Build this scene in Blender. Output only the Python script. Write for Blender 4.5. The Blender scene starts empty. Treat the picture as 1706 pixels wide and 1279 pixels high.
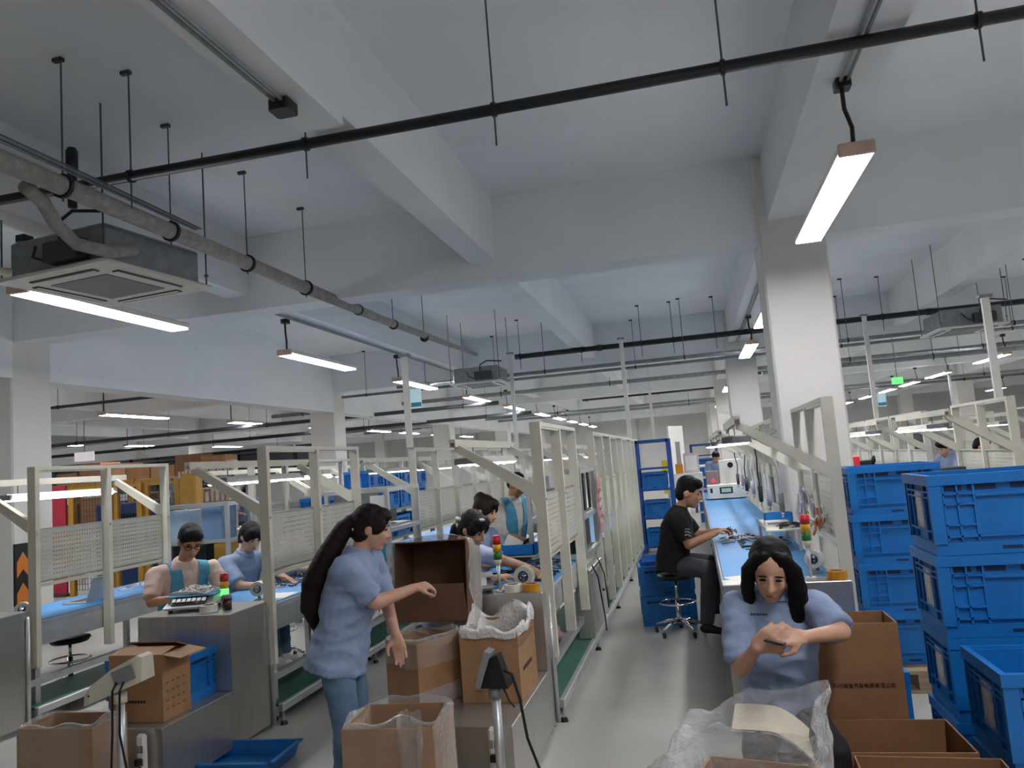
import bpy, bmesh, math, random
from mathutils import Vector, Matrix, Euler, noise
random.seed(7)
PI = math.pi
SC = bpy.context.scene
COL = SC.collection

# ------------------------------------------------------------------ camera
cd = bpy.data.cameras.new('camera'); cam = bpy.data.objects.new('camera', cd); COL.objects.link(cam)
cam.location = (0, 0, 1.75)
cam.rotation_euler = (1.6751068, 0.0773376, 0.2321428)
cd.sensor_fit = 'HORIZONTAL'; cd.sensor_width = 36.0; cd.lens = 27.03
cd.clip_start = 0.05; cd.clip_end = 200
SC.camera = cam

# ------------------------------------------------------------------ world, exposure
W = bpy.data.worlds.new('world'); SC.world = W; W.use_nodes = True
W.node_tree.nodes['Background'].inputs[0].default_value = (0.62, 0.68, 0.78, 1)
W.node_tree.nodes['Background'].inputs[1].default_value = 0.05
SC.view_settings.view_transform = 'Standard'
SC.view_settings.look = 'None'
SC.view_settings.exposure = 0.0
SC.view_settings.gamma = 1.0
SC.view_settings.use_curve_mapping = False
LAMP_POWER = 52.0      # emission of the ceiling pendants
TASK_POWER = 5.5      # emission of the lamps over the benches

# ------------------------------------------------------------------ materials
def lin(h):
    h = h.lstrip('#'); r = [int(h[i:i+2], 16)/255 for i in (0, 2, 4)]
    return tuple((c/12.92 if c <= .04045 else ((c+.055)/1.055)**2.4) for c in r) + (1,)
MATS = {}
def mat(name, hexc, rough=.5, metal=0., var=.06, scale=6., bump=0., bscale=40., spec=.5, alpha=None, emit=None, epow=0, stretch=None, sub=0):
    if name in MATS: return MATS[name]
    m = bpy.data.materials.new(name); m.use_nodes = True
    nt = m.node_tree; b = nt.nodes['Principled BSDF']
    c = lin(hexc)
    b.inputs['Base Color'].default_value = c
    b.inputs['Roughness'].default_value = rough
    b.inputs['Metallic'].default_value = metal
    b.inputs['Specular IOR Level'].default_value = spec
    if var or bump:
        tc = nt.nodes.new('ShaderNodeTexCoord')
        src = tc.outputs['Object']
        if stretch:
            mp = nt.nodes.new('ShaderNodeMapping'); mp.inputs['Scale'].default_value = stretch
            nt.links.new(src, mp.inputs[0]); src = mp.outputs[0]
    if var:
        n = nt.nodes.new('ShaderNodeTexNoise'); n.inputs['Scale'].default_value = scale; n.inputs['Detail'].default_value = 4
        nt.links.new(src, n.inputs['Vector'])
        r = nt.nodes.new('ShaderNodeValToRGB')
        r.color_ramp.elements[0].position = .3; r.color_ramp.elements[1].position = .7
        r.color_ramp.elements[0].color = tuple(max(0, x*(1-var*2)) for x in c[:3]) + (1,)
        r.color_ramp.elements[1].color = tuple(min(1, x*(1+var*2)) for x in c[:3]) + (1,)
        nt.links.new(n.outputs['Fac'], r.inputs[0]); nt.links.new(r.outputs[0], b.inputs['Base Color'])
    if bump:
        n2 = nt.nodes.new('ShaderNodeTexNoise'); n2.inputs['Scale'].default_value = bscale; n2.inputs['Detail'].default_value = 3
        nt.links.new(src, n2.inputs['Vector'])
        bp = nt.nodes.new('ShaderNodeBump'); bp.inputs['Strength'].default_value = bump; bp.inputs['Distance'].default_value = .02
        nt.links.new(n2.outputs['Fac'], bp.inputs['Height']); nt.links.new(bp.outputs[0], b.inputs['Normal'])
    if emit:
        b.inputs['Emission Color'].default_value = lin(emit); b.inputs['Emission Strength'].default_value = epow
    if sub:
        b.inputs['Subsurface Weight'].default_value = sub; b.inputs['Subsurface Radius'].default_value = (.01, .004, .003)
    if alpha is not None:
        b.inputs['Alpha'].default_value = alpha
    MATS[name] = m
    return m
def film(name, tint, opacity, rough=.12):
    if name in MATS: return MATS[name]
    m = bpy.data.materials.new(name); m.use_nodes = True
    nt = m.node_tree; b = nt.nodes['Principled BSDF']; out = nt.nodes['Material Output']
    b.inputs['Base Color'].default_value = lin(tint); b.inputs['Roughness'].default_value = rough
    b.inputs['Specular IOR Level'].default_value = .8
    t = nt.nodes.new('ShaderNodeBsdfTransparent'); t.inputs[0].default_value = (.96, .96, .96, 1)
    mx = nt.nodes.new('ShaderNodeMixShader')
    lw = nt.nodes.new('ShaderNodeLayerWeight'); lw.inputs[0].default_value = .35
    ma = nt.nodes.new('ShaderNodeMath'); ma.operation = 'MULTIPLY_ADD'; ma.inputs[1].default_value = .6; ma.inputs[2].default_value = opacity
    cl = nt.nodes.new('ShaderNodeMath'); cl.operation = 'MINIMUM'; cl.inputs[1].default_value = .95
    nt.links.new(lw.outputs['Facing'], ma.inputs[0]); nt.links.new(ma.outputs[0], cl.inputs[0])
    nt.links.new(cl.outputs[0], mx.inputs[0]); nt.links.new(t.outputs[0], mx.inputs[1]); nt.links.new(b.outputs[0], mx.inputs[2])
    tc = nt.nodes.new('ShaderNodeTexCoord'); n2 = nt.nodes.new('ShaderNodeTexNoise'); n2.inputs['Scale'].default_value = 22; n2.inputs['Detail'].default_value = 3
    n2.inputs['Distortion'].default_value = 1.5
    nt.links.new(tc.outputs['Object'], n2.inputs['Vector'])
    bp = nt.nodes.new('ShaderNodeBump'); bp.inputs['Strength'].default_value = .9; bp.inputs['Distance'].default_value = .025
    nt.links.new(n2.outputs['Fac'], bp.inputs['Height']); nt.links.new(bp.outputs[0], b.inputs['Normal'])
    nt.links.new(mx.outputs[0], out.inputs[0])
    MATS[name] = m
    return m

PAINT  = mat('ceiling_paint', '#E4E7E9', .7, var=.02, scale=1.2)
COLP   = mat('column_paint', '#D8D5CF', .6, var=.03, scale=1.5)
WALLP  = mat('wall_paint', '#DCDCDA', .7, var=.03, scale=.6)
FLOORM = mat('floor_epoxy', '#B4B3AC', .32, var=.05, scale=1.3, bump=.02, bscale=3)
BLACKP = mat('black_pipe', '#14171A', .45, var=.1)
GALV   = mat('galvanised', '#8E9294', .45, .55, var=.08, scale=12)
LAG    = mat('pipe_lagging', '#9A9792', .8, var=.1, scale=14, bump=.4, bscale=30)
ROD    = mat('rod_steel', '#5D6265', .5, .5, var=.1)
CREAM  = mat('frame_cream', '#D4D0C0', .45, var=.03, scale=5)
PEG    = mat('pegboard_cream', '#BEBBAE', .5, var=.03, scale=8)
ALU    = mat('aluminium', '#C9CBCB', .35, .7, var=.04)
STEEL  = mat('stainless', '#BCB9B3', .30, .75, var=.03, scale=3, stretch=(14, 14, 1), bump=.02, bscale=30)
TABG   = mat('bench_grey', '#9EA0A8', .45, var=.04)
BMAT   = mat('bench_blue_mat', '#4F8FC8', .55, var=.04, scale=3)
GMAT   = mat('footrest_green', '#2F5F4E', .6, var=.08, scale=4)
CRATE  = mat('crate_blue', '#1370BC', .38, var=.06, scale=5)
CRATED = mat('crate_blue_dark', '#0D57A0', .42, var=.06, scale=5)
CARD   = mat('cardboard', '#A17A56', .75, var=.06, scale=9, bump=.08, bscale=60)
CARDI  = mat('cardboard_inside', '#94704F', .8, var=.06, scale=9)
CARDB  = mat('cardboard_brown', '#8A6242', .75, var=.05, scale=9, bump=.06, bscale=60)
PRINT  = mat('print_ink', '#33231A', .8, var=0)
WHITEP = mat('white_plastic', '#E2E0D8', .4, var=.02)
IVORY  = mat('ivory_plastic', '#D8D2BE', .45, var=.03)
BLK    = mat('black_plastic', '#131416', .4, var=.05)
DGREY  = mat('dark_grey_plastic', '#3B3E42', .5, var=.05)
MGREY  = mat('mid_grey', '#7E8184', .5, var=.05)
RED    = mat('red_plastic', '#C8252B', .4, var=.03)
PINKR  = mat('notice_red', '#D8565A', .6, var=.1, scale=20)
YEL    = mat('rack_yellow', '#AE8232', .5, var=.06)
YELB   = mat('sign_yellow', '#E6D21E', .5, var=.03)
NAVY   = mat('navy_blue', '#173F7A', .5, var=.05)
RACKB  = mat('rack_blue', '#134C96', .45, var=.05)
TAPEY  = mat('tape_yellow', '#C98A1E', .3, var=.05)
TAPEW  = mat('tape_white', '#D9D6CB', .35, var=.03)
PAPER  = mat('paper', '#E6E4DC', .8, var=.02)
CREAMP = mat('book_paper', '#D9CFB4', .8, var=.03)
CHROME = mat('chrome', '#D5D6D8', .12, 1.0, var=0)
SKIN   = mat('skin', '#C79A80', .5, var=.04, scale=14, sub=.08)
SKIND  = mat('skin_tan', '#B98767', .5, var=.04, scale=14, sub=.08)
HAIR   = mat('hair_black', '#0B0808', .55, var=.25, scale=40, bump=.3, bscale=80, stretch=(6, 6, 1), spec=.22)
HAIRB  = mat('hair_brown', '#1E100C', .55, var=.25, scale=40, bump=.3, bscale=80, stretch=(6, 6, 1), spec=.22)
SHIRT  = mat('shirt_blue', '#8797B4', .85, var=.05, scale=9, bump=.35, bscale=14)
SHIRTL = mat('shirt_lilac', '#B7BCDC', .85, var=.04, scale=9, bump=.35, bscale=14)
SHIRTP = mat('shirt_peach', '#D9BFB2', .85, var=.04, scale=9, bump=.35, bscale=14)
SHIRTW = mat('shirt_white', '#CFCBC3', .85, var=.04, scale=9, bump=.35, bscale=14)
VEST   = mat('vest_blue', '#4F9CBC', .8, var=.05, scale=9, bump=.3, bscale=14)
SHIRTK = mat('shirt_black', '#121214', .85, var=.08, scale=9, bump=.35, bscale=14)
JEANS  = mat('jeans', '#5D7891', .85, var=.12, scale=8, bump=.3, bscale=18)
TROUK  = mat('trousers_black', '#131316', .85, var=.08, bump=.3, bscale=14)
TROUG  = mat('trousers_grey', '#454049', .85, var=.08, bump=.3, bscale=14)
SHOEW  = mat('shoe_white', '#D8D2CE', .6, var=.04)
SHOEP  = mat('shoe_pink', '#C9A6B2', .6, var=.06)
SHOEK  = mat('shoe_black', '#1A191C', .55, var=.05)
SHOER  = mat('shoe_red', '#A31F2E', .55, var=.05)
LIP    = mat('lips', '#A8655A', .5, var=0)
BAG    = film('clear_film', '#E8E6E2', .06, .07)
BAGW   = film('white_film', '#F0EEE9', .72, .3)
BAGM   = film('milky_film', '#E6E4E2', .15, .10)
GLASSD = mat('dark_glass', '#1C2A38', .12, var=0)
WIREM  = mat('fence_wire', '#3A4148', .5, .3, var=.05)
REDPAN = mat('red_panel', '#A52B3B', .6, var=.04)
CARDK  = mat('pallet_wood', '#9C8A70', .8, var=.12, scale=6, stretch=(1, 8, 8))
def glow(name, hexc, p):
    if name in MATS: return MATS[name]
    m = bpy.data.materials.new(name); m.use_nodes = True
    nt = m.node_tree; nt.nodes.remove(nt.nodes['Principled BSDF'])
    e = nt.nodes.new('ShaderNodeEmission'); e.inputs[0].default_value = lin(hexc); e.inputs[1].default_value = p
    nt.links.new(e.outputs[0], nt.nodes['Material Output'].inputs[0]); MATS[name] = m
    return m
LED  = glow('led_diffuser', '#FBFAFF', LAMP_POWER)
TLED = glow('task_led_diffuser', '#F6FAF4', TASK_POWER)
GRN  = glow('green_signal', '#6BFF7A', 1.6)
REDG = glow('red_signal', '#FF3048', 2.2)
LCD  = mat('lcd', '#9FB8A8', .3, var=0, emit='#A8C8B0', epow=.25)

# ------------------------------------------------------------------ mesh helpers
def V(*a): return Vector(a[0] if len(a) == 1 else a)
def frame(d, upv=None):
    d = Vector(d).normalized(); u = Vector(upv) if upv is not None else Vector((0, 0, 1))
    if abs(d.dot(u.normalized())) > .97: u = Vector((0, 1, 0)) if abs(d.y) < .9 else Vector((1, 0, 0))
    a = d.cross(u).normalized(); b = a.cross(d).normalized()
    return a, b, d
class MB:
    def __init__(s): s.v = []; s.f = []; s.m = []; s.cur = 0
    def add(s, vs, fs):
        o = len(s.v); s.v += [tuple(x) for x in vs]; s.f += [tuple(i+o for i in f) for f in fs]; s.m += [s.cur]*len(fs); return s
    def box(s, x0, x1, y0, y1, z0, z1):
        vs = [(x0,y0,z0),(x1,y0,z0),(x1,y1,z0),(x0,y1,z0),(x0,y0,z1),(x1,y0,z1),(x1,y1,z1),(x0,y1,z1)]
        return s.add(vs, [(0,3,2,1),(4,5,6,7),(0,1,5,4),(1,2,6,5),(2,3,7,6),(3,0,4,7)])
    def obox(s, c, size, M=None):
        vs = []
        for z in (-.5, .5):
            for x, y in ((-.5,-.5),(.5,-.5),(.5,.5),(-.5,.5)):
                p = Vector((x*size[0], y*size[1], z*size[2]))
                if M is not None: p = M @ p
                vs.append(p + Vector(c))
        return s.add(vs, [(0,3,2,1),(4,5,6,7),(0,1,5,4),(1,2,6,5),(2,3,7,6),(3,0,4,7)])
    def bar(s, p0, p1, w, h, up=None):
        p0, p1 = Vector(p0), Vector(p1); a, b, d = frame(p1-p0, up)
        M = Matrix((a, d, b)).transposed()
        return s.obox((p0+p1)/2, (w, (p1-p0).length, h), M)
    def bbox(s, x0, x1, y0, y1, z0, z1, r=.01):
        # box with chamfered vertical edges and chamfered top
        pts = [(x0+r,y0),(x1-r,y0),(x1,y0+r),(x1,y1-r),(x1-r,y1),(x0+r,y1),(x0,y1-r),(x0,y0+r)]
        ins = [(min(max(x, x0+r), x1-r), min(max(y, y0+r), y1-r)) for x, y in pts]
        vs = [(x,y,z0) for x,y in pts] + [(x,y,z1-r) for x,y in pts] + [(x,y,z1) for x,y in ins]
        fs = [tuple(range(7,-1,-1))]
        for k in (0, 8):
            for i in range(8): j = (i+1) % 8; fs.append((k+i, k+j, k+8+j, k+8+i))
        fs.append(tuple(range(16, 24)))
        return s.add(vs, fs)
    def ring(s, c, a, b, ra, rb, n): return [Vector(c) + a*(ra*math.cos(2*PI*i/n)) + b*(rb*math.sin(2*PI*i/n)) for i in range(n)]
    def skin(s, rings, caps=(True, True), closed=True):
        n = len(rings[0]); vs = [p for r in rings for p in r]; fs = []
        for k in range(len(rings)-1):
            for i in range(n if closed else n-1):
                j = (i+1) % n
                fs.append((k*n+i, k*n+j, (k+1)*n+j, (k+1)*n+i))
        if caps[0]: fs.append(tuple(range(n-1, -1, -1)))
        if caps[1]: fs.append(tuple(range((len(rings)-1)*n, len(rings)*n)))
        return s.add(vs, fs)
    def cyl(s, p0, p1, r0, r1=None, n=12, caps=(True, True)):
        p0, p1 = Vector(p0), Vector(p1); r1 = r0 if r1 is None else r1
        a, b, d = frame(p1-p0)
        return s.skin([s.ring(p0, a, b, r0, r0, n), s.ring(p1, a, b, r1, r1, n)], caps)
    def tube(s, pts, r, n=8, caps=(True, True)):
        pts = [Vector(p) for p in pts]; rings = []; pa = None
        for i, p in enumerate(pts):
            d = pts[min(i+1, len(pts)-1)] - pts[max(i-1, 0)]
            if pa is None: a, b, d = frame(d)
            else:
                d.normalize(); a = (pa - d*pa.dot(d)).normalized(); b = d.cross(a) ; a, b = a, b
            pa = a; rr = r[i] if isinstance(r, (list, tuple)) else r
            b = Vector(d).normalized().cross(a)
            rings.append(s.ring(p, a, b, rr, rr, n))
        return s.skin(rings, caps)
    def cone(s, p0, r0, p1, r1, n=14, e=(True, True)):
        # tapered limb with rounded (True) or flat (False) ends
        p0, p1 = Vector(p0), Vector(p1); a, b, d = frame(p1-p0); rings = []
        if e[0]:
            for t in (80, 55, 28): q = math.radians(t); rings.append(s.ring(p0-d*r0*math.sin(q), a, b, r0*math.cos(q), r0*math.cos(q), n))
        rings.append(s.ring(p0, a, b, r0, r0, n)); rings.append(s.ring(p1, a, b, r1, r1, n))
        if e[1]:
            for t in (28, 55, 80): q = math.radians(t); rings.append(s.ring(p1+d*r1*math.sin(q), a, b, r1*math.cos(q), r1*math.cos(q), n))
        return s.skin(rings)
    def ell(s, c, r, M=None, n=16, m=10):
        c = Vector(c); rings = []
        for k in range(1, m):
            t = PI*k/m; z = -math.cos(t); q = math.sin(t); rg = []
            for i in range(n):
                p = Vector((r[0]*q*math.cos(2*PI*i/n), r[1]*q*math.sin(2*PI*i/n), r[2]*z))
                rg.append(c + (M @ p if M is not None else p))
            rings.append(rg)
        return s.skin(rings)
    def sheet(s, P, nu, nv):
        vs = [P(i/(nu-1), j/(nv-1)) for j in range(nv) for i in range(nu)]
        return s.add(vs, [(j*nu+i, j*nu+i+1, (j+1)*nu+i+1, (j+1)*nu+i) for j in range(nv-1) for i in range(nu-1)])
    def mesh(s, name, mats, smooth=False):
        me = bpy.data.meshes.new(name); me.from_pydata(s.v, [], s.f)
        for m in (mats if isinstance(mats, (list, tuple)) else [mats]): me.materials.append(m)
        if any(s.m): me.polygons.foreach_set('material_index', s.m)
        if smooth: me.polygons.foreach_set('use_smooth', [True]*len(s.f))
        me.update(); return me
    def build(s, name, mats, parent=None, smooth=False, label=None):
        return link(name, s.mesh(name, mats, smooth), parent, label)
def link(name, me, parent=None, label=None, loc=None, rot=None):
    o = bpy.data.objects.new(name, me); COL.objects.link(o)
    if parent: o.parent = parent
    if label: o['label'] = label
    if loc is not None: o.location = loc
    if rot is not None: o.rotation_euler = rot
    return o
def smooth_by_angle(me, deg=40):
    bm = bmesh.new(); bm.from_mesh(me)
    for f in bm.faces: f.smooth = True
    for e in bm.edges:
        if len(e.link_faces) == 2 and e.calc_face_angle(0) > math.radians(deg): e.smooth = False
    bm.to_mesh(me); bm.free(); return me
def thing(name, label, cat, loc=(0, 0, 0), rotz=0, group=None):
    o = bpy.data.objects.new(name, None); COL.objects.link(o); o.empty_display_size = .1
    o.location = loc; o.rotation_euler = (0, 0, rotz); o['label'] = label; o['category'] = cat
    if group: o['group'] = group
    return o
def tag(o, label, cat, group=None):
    o['label'] = label; o['category'] = cat
    if group: o['group'] = group
    return o
def struct(name, mb, m, smooth=False):
    o = mb.build(name, m, None, smooth); o['kind'] = 'structure'; return o
def dup(root, label, loc=None, rotz=None, group=None):
    def cp(o, par):
        c = o.copy(); COL.objects.link(c); c.parent = par
        for ch in list(o.children): cp(ch, c)
        return c
    r = cp(root, None); r['label'] = label
    if loc is not None: r.location = loc
    if rotz is not None: r.rotation_euler = (0, 0, rotz)
    if group: r['group'] = group
    return r
ORD = ['first','second','third','fourth','fifth','sixth','seventh','eighth','ninth','tenth','eleventh','twelfth','thirteenth','fourteenth']
def text(name, body, size, m, parent, loc, rot, ext=.0006, label=None):
    cu = bpy.data.curves.new(name, 'FONT'); cu.body = body; cu.size = size; cu.align_x = 'CENTER'; cu.align_y = 'CENTER'; cu.extrude = ext
    t = bpy.data.objects.new(name, cu); COL.objects.link(t)
    dg = bpy.context.evaluated_depsgraph_get()
    me = bpy.data.meshes.new_from_object(t.evaluated_get(dg)); bpy.data.objects.remove(t)
    me.name = name; me.materials.clear(); me.materials.append(m)
    return link(name, me, parent, label, loc, rot)
# ------------------------------------------------------------------ setting: room shell
X0, X1, Y0, Y1, ZS = -32.0, 18.0, -6.0, 44.0, 4.55
struct('floor', MB().box(X0, X1, Y0, Y1, -.2, 0), FLOORM)
struct('ceiling', MB().box(X0, X1, Y0, Y1, ZS, ZS+.2), PAINT)
struct('wall_far', MB().box(X0, X1, Y1, Y1+.2, 0, ZS), WALLP)
struct('wall_back', MB().box(X0, X1, Y0-.2, Y0, 0, ZS), WALLP)
struct('wall_left', MB().box(X0-.2, X0, Y0, Y1, 0, ZS), WALLP)
struct('wall_right', MB().box(X1, X1+.2, Y0, Y1, 0, ZS), WALLP)
for y in (-.95, 7.65, 16.2, 24.75, 33.2, 41.7):
    struct('beam', MB().box(X0, X1, y, y+.35, 3.7, ZS), PAINT)
for x0, x1, z in ((.9, 1.3, 3.88), (-8.3, -7.9, 3.25), (-17.8, -17.4, 3.88), (10.3, 10.7, 3.88),
                  (-2.08, -1.82, 3.87), (-4.97, -4.71, 3.87), (-11.3, -11.04, 3.87), (-14.4, -14.14, 3.87), (4.0, 4.26, 3.87), (7.1, 7.36, 3.87), (13.2, 13.46, 3.87), (-20.6, -20.34, 3.87), (-27.2, -26.9, 3.25)):
    struct('beam', MB().box(x0, x1, Y0, Y1, z, ZS), PAINT)
struct('beam_drop', MB().box(-2.09, -1.81, -3, 4.02, 3.8, 3.87), PAINT)
for x in (-27, -17.6, -8.2, 1.11, 10.5):
    for y in (-.7, 7.9, 16.45, 25.0, 33.4, 41.9):
        mb = MB(); r = .02
        pts = [(-.3+r,-.3),(.3-r,-.3),(.3,-.3+r),(.3,.3-r),(.3-r,.3),(-.3+r,.3),(-.3,.3-r),(-.3,-.3+r)]
        mb.skin([[V(px, py, 0) for px, py in pts], [V(px, py, 4.5) for px, py in pts]])
        o = struct('column', mb, COLP); o.location = (x, y, 0)
# a painted band of wall pilasters at the far end
for x in (-12.9, -3.5, 5.8):
    struct('wall_pilaster', MB().box(x, x+.5, Y1-.15, Y1, 0, ZS), WALLP)

# ------------------------------------------------------------------ pipes under the ceiling
def pipe_run(name, label, axis, at, z, lo, hi, r, m, rods=(), below=.2, couplers=(), cat='pipe'):
    """a straight pipe on threaded hangers; axis 'x' (at = y) or 'y' (at = x)"""
    P3 = (lambda t, h: V(t, at, h)) if axis == 'x' else (lambda t, h: V(at, t, h))
    base = P3((lo+hi)/2, z)
    t = thing(name, label, cat, base)
    L = lambda a, h: P3(a, h) - base
    MB().cyl(L(lo, z), L(hi, z), r, n=14).build('pipe_body', m, t, True)
    for a in rods:
        MB().cyl(L(a, z-below), L(a, ZS), .006, n=6).build('hanger_rod', ROD, t)
        d = V(.012, 0, 0) if axis == 'x' else V(0, .012, 0)
        MB().cyl(L(a, z)-d, L(a, z)+d, r*1.28, n=14).build('clamp_ring', m if m == BLACKP else BLK, t)
        mb = MB(); c = L(a, ZS-.012); mb.obox(c + (V(-.02, 0, 0) if axis == 'x' else V(-.02, 0, 0)), (.07, .03, .024)); mb.build('anchor_bracket', DGREY, t)
    for a in couplers:
        d = V(.05, 0, 0) if axis == 'x' else V(0, .05, 0)
        MB().cyl(L(a, z)-d, L(a, z)+d, r*1.22, n=14).build('coupling', m, t, True)
    return t
pipe_run('black_pipe', 'long black pipe nearest the camera crossing the whole ceiling on thin rods', 'x', 4.21, 3.82, -6.2, 4.5, .034, BLACKP,
         (-5.0, -3.41, -2.15, -.94, .36, 1.63, 3.0), .22)
pipe_run('black_pipe', 'black pipe crossing behind the big white column under the ceiling', 'x', 14.5, 3.82, -3.2, 9.5, .05, BLACKP,
         (-3.1, -1.9, -.76, -.17, .6, 2.1, 3.45, 5.8, 7.4), .25, (-1.55, 4.2))
pipe_run('black_pipe', 'thin black pipe farthest down the aisle below the ceiling', 'x', 27.0, 3.82, -3.65, 1.2, .045, BLACKP, (-3.5, -1, 1.0), .1, (-3.5,))
pipe_run('grey_conduit', 'grey cable trunking crossing below the second black pipe', 'x', 14.3, 3.45, -5.6, 8.6, .035, GALV, (-5, -2.6, 0, 2.8, 5.4, 8), 0)
pipe_run('grey_conduit', 'grey trunking crossing at the second cross beam', 'x', 16.0, 3.55, -7.6, 10, .03, GALV, (-7, -4, -1, 3, 6, 9), 0)
pipe_run('grey_conduit', 'pale water pipe crossing half way to the far wall', 'x', 20.5, 3.7, -12, 9.6, .055, GALV, (-11, -8, -5, -2, 1, 4, 7), .1)
pipe_run('dark_conduit', 'dark pipe crossing the left hall at mid distance', 'x', 18.5, 3.3, -22, -4.6, .05, DGREY, (-20, -17, -14, -11, -8, -5.5), .05)
pipe_run('dark_conduit', 'dark pipe far across the left hall above the racks', 'x', 22.5, 3.25, -24, -4.6, .055, DGREY, (-22, -18, -14, -10, -6), .05)
pipe_run('dark_conduit', 'dark pipe in the left hall just behind the first left column', 'x', 12.6, 3.55, -16, -8.4, .03, DGREY, (-15, -12, -9.5), .05)
pipe_run('dark_conduit', 'thin dark pipe along the right hall lights', 'x', 19.0, 3.45, 1.6, 15, .035, BLACKP, (3, 6, 9, 12), .1)
pipe_run('grey_conduit', 'pale pipe over the right hall benches', 'x', 17.4, 3.3, 1.6, 15, .05, GALV, (2.4, 5, 8, 11), .1)
for i, y in enumerate((29.5, 31.5)):
    pipe_run('grey_conduit', ['grey pipe before the far wall, nearer one', 'grey pipe before the far wall, farther one'][i], 'x', y, 3.6, -14, 12, .05, GALV, (-10, -5, 0, 5, 10), .1)

# lagged refrigerant duct running away from the camera on the left
t = pipe_run('lagged_duct', 'grey lagged duct running away along the left ceiling with black straps', 'y', -3.68, 3.70, .5, 7.2, .062, LAG,
             (2.9, 3.93, 4.96, 5.99, 7.05), .1)
MB().tube([(0, 3.35, 0), (.0, 5.2, .0), (.02, 7.4, .04), (.02, 9.5, .08)], [.062, .05, .045, .03], 12).build('pipe_body', LAG, t, True)
for y in (8.3, 9.4, 10.6):
    MB().cyl((0, y-3.85, .0), (0, y-3.85+.03, 0), .066, n=14).build('clamp_ring', BLK, t)
    MB().cyl((0, y-3.85, 0), (0, y-3.85, ZS-3.7), .006, n=6).build('hanger_rod', ROD, t)
for k in range(4):
    MB().tube([(.03+.025*k, -3, .085+.012*(k % 2)), (.03+.025*k, .0, .09), (.035+.02*k, 1.35, .075)], .006, 5).build('cable', ROD if k % 2 else GALV, t)
# branch to the cassette
MB().tube([(-.1, -.1, -.05), (-.17, .1, -.07), (-.22, .25, -.16), (-.22, .42, -.25), (-.12, .62, -.27), (-.1, .83, -.2)], .045, 12).build('branch_hose', LAG, t, True)

t = thing('black_riser', 'short black vertical pipe with elbow at the left edge of the ceiling', 'pipe', (-4.72, 4.33, 3.4))
MB().tube([(0, 0, .58), (0, 0, .3), (0, 0, .12)], .04, 12).build('pipe_body', BLACKP, t, True)
MB().cyl((0, 0, .4), (0, 0, .5), .052, n=12).build('coupling', BLACKP, t, True)
MB().tube([(0, 0, .13), (.0, .02, .05), (.04, .07, .0), (.1, .13, -.01)], .03, 10).build('drain_hose', IVORY, t, True)
t = thing('black_riser', 'black vertical stub pipe crossing above the lagged duct', 'pipe', (-3.95, 4.30, 3.72))
MB().cyl((0, 0, .0), (0, 0, .42), .03, n=12).build('pipe_body', BLACKP, t, True)
MB().cyl((0, 0, .25), (0, 0, .4), .04, n=12).build('coupling', BLACKP, t, True)

# conduits on beams with junction boxes
def conduit(label, x, z, y0, y1, jb=()):
    t = thing('light_conduit', label, 'conduit', (x, (y0+y1)/2, z)); yc = (y0+y1)/2
    MB().cyl((-.02, y0-yc, 0), (-.02, y1-yc, 0), .011, n=8).build('conduit_tube', GALV, t)
    MB().cyl((.02, y0-yc, 0), (.02, y1-yc, 0), .011, n=8).build('conduit_tube', GALV, t)
    for y in jb:
        MB().bbox(-.06, .06, y-yc-.06, y-yc+.06, -.05, .02, .012).build('junction_box', BLK, t)
    return t
conduit('twin grey conduit with black box under the near ceiling beam', -1.96, 3.765, -2, 3.62, (3.6,))
conduit('grey conduit under the beam above the big pendant lamp', 1.08, 3.855, -2, 4.72, (.7,))
conduit('grey conduit under the beam behind the big column', 1.06, 3.855, 8.6, 16, ())
conduit('grey conduit under the beam the left pendant row hangs from', -4.9, 3.845, 8.3, 16, ())

# ------------------------------------------------------------------ ceiling cassettes
def cassette(label, loc, rz, full=True):
    t = thing('ceiling_cassette', label, 'air conditioner', loc, rz)
    MB().bbox(-.42, .42, -.42, .42, .03, .30, .02).build('casing', GALV, t)
    mb = MB(); mb.bbox(-.48, .48, -.48, .48, 0, .03, .012); mb.build('panel', WHITEP, t)
    MB().box(-.25, .25, -.25, .25, -.006, .004).build('intake_grille', MGREY, t)
    for k in range(4):
        a = k*PI/2; M = Matrix.Rotation(a, 3, 'Z')
        mb = MB(); mb.obox(M @ V(0, .36, -.002), (.56, .055, .012), M); mb.build('outlet_slot', DGREY, t)
        mb = MB(); mb.obox(M @ V(0, .352, -.008), (.54, .03, .006), M); mb.build('louvre', WHITEP, t)
    if full:
        for sx in (-1, 1):
            for sy in (-1, 1):
                MB().cyl((sx*.45, sy*.45, .02), (sx*.45, sy*.45, ZS-loc[2]), .006, n=6).build('hanger_rod', ROD, t)
                MB().cyl((sx*.45, sy*.45, .1), (sx*.45, sy*.45, .112), .016, n=8).build('nut', ROD, t)
        MB().bbox(.0, .3, -.52, -.42, .06, .2, .01).build('drain_box', DGREY, t)
        MB().tube([(.1, -.46, .2), (.12, -.5, .32), (.25, -.5, .38), (.5, -.4, .36)], .012, 8).build('power_cable', BLK, t)
        MB().tube([(-.15, -.44, .22), (-.1, -.5, .12), (.02, -.5, .07), (.1, -.47, .1)], .01, 8).build('signal_cable', BLK, t)
    return t
cassette('white four-way ceiling cassette at upper left with grey casing', (-4.33, 5.07, 3.38), math.radians(-7)).scale = (1.12, 1.12, 1.05)
cassette('small distant ceiling cassette over the left bench lines', (-3.7, 13.7, 3.25), .02)
cassette('ceiling cassette over the right hall beside the column', (4.2, 13.0, 3.25), .03)

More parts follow.
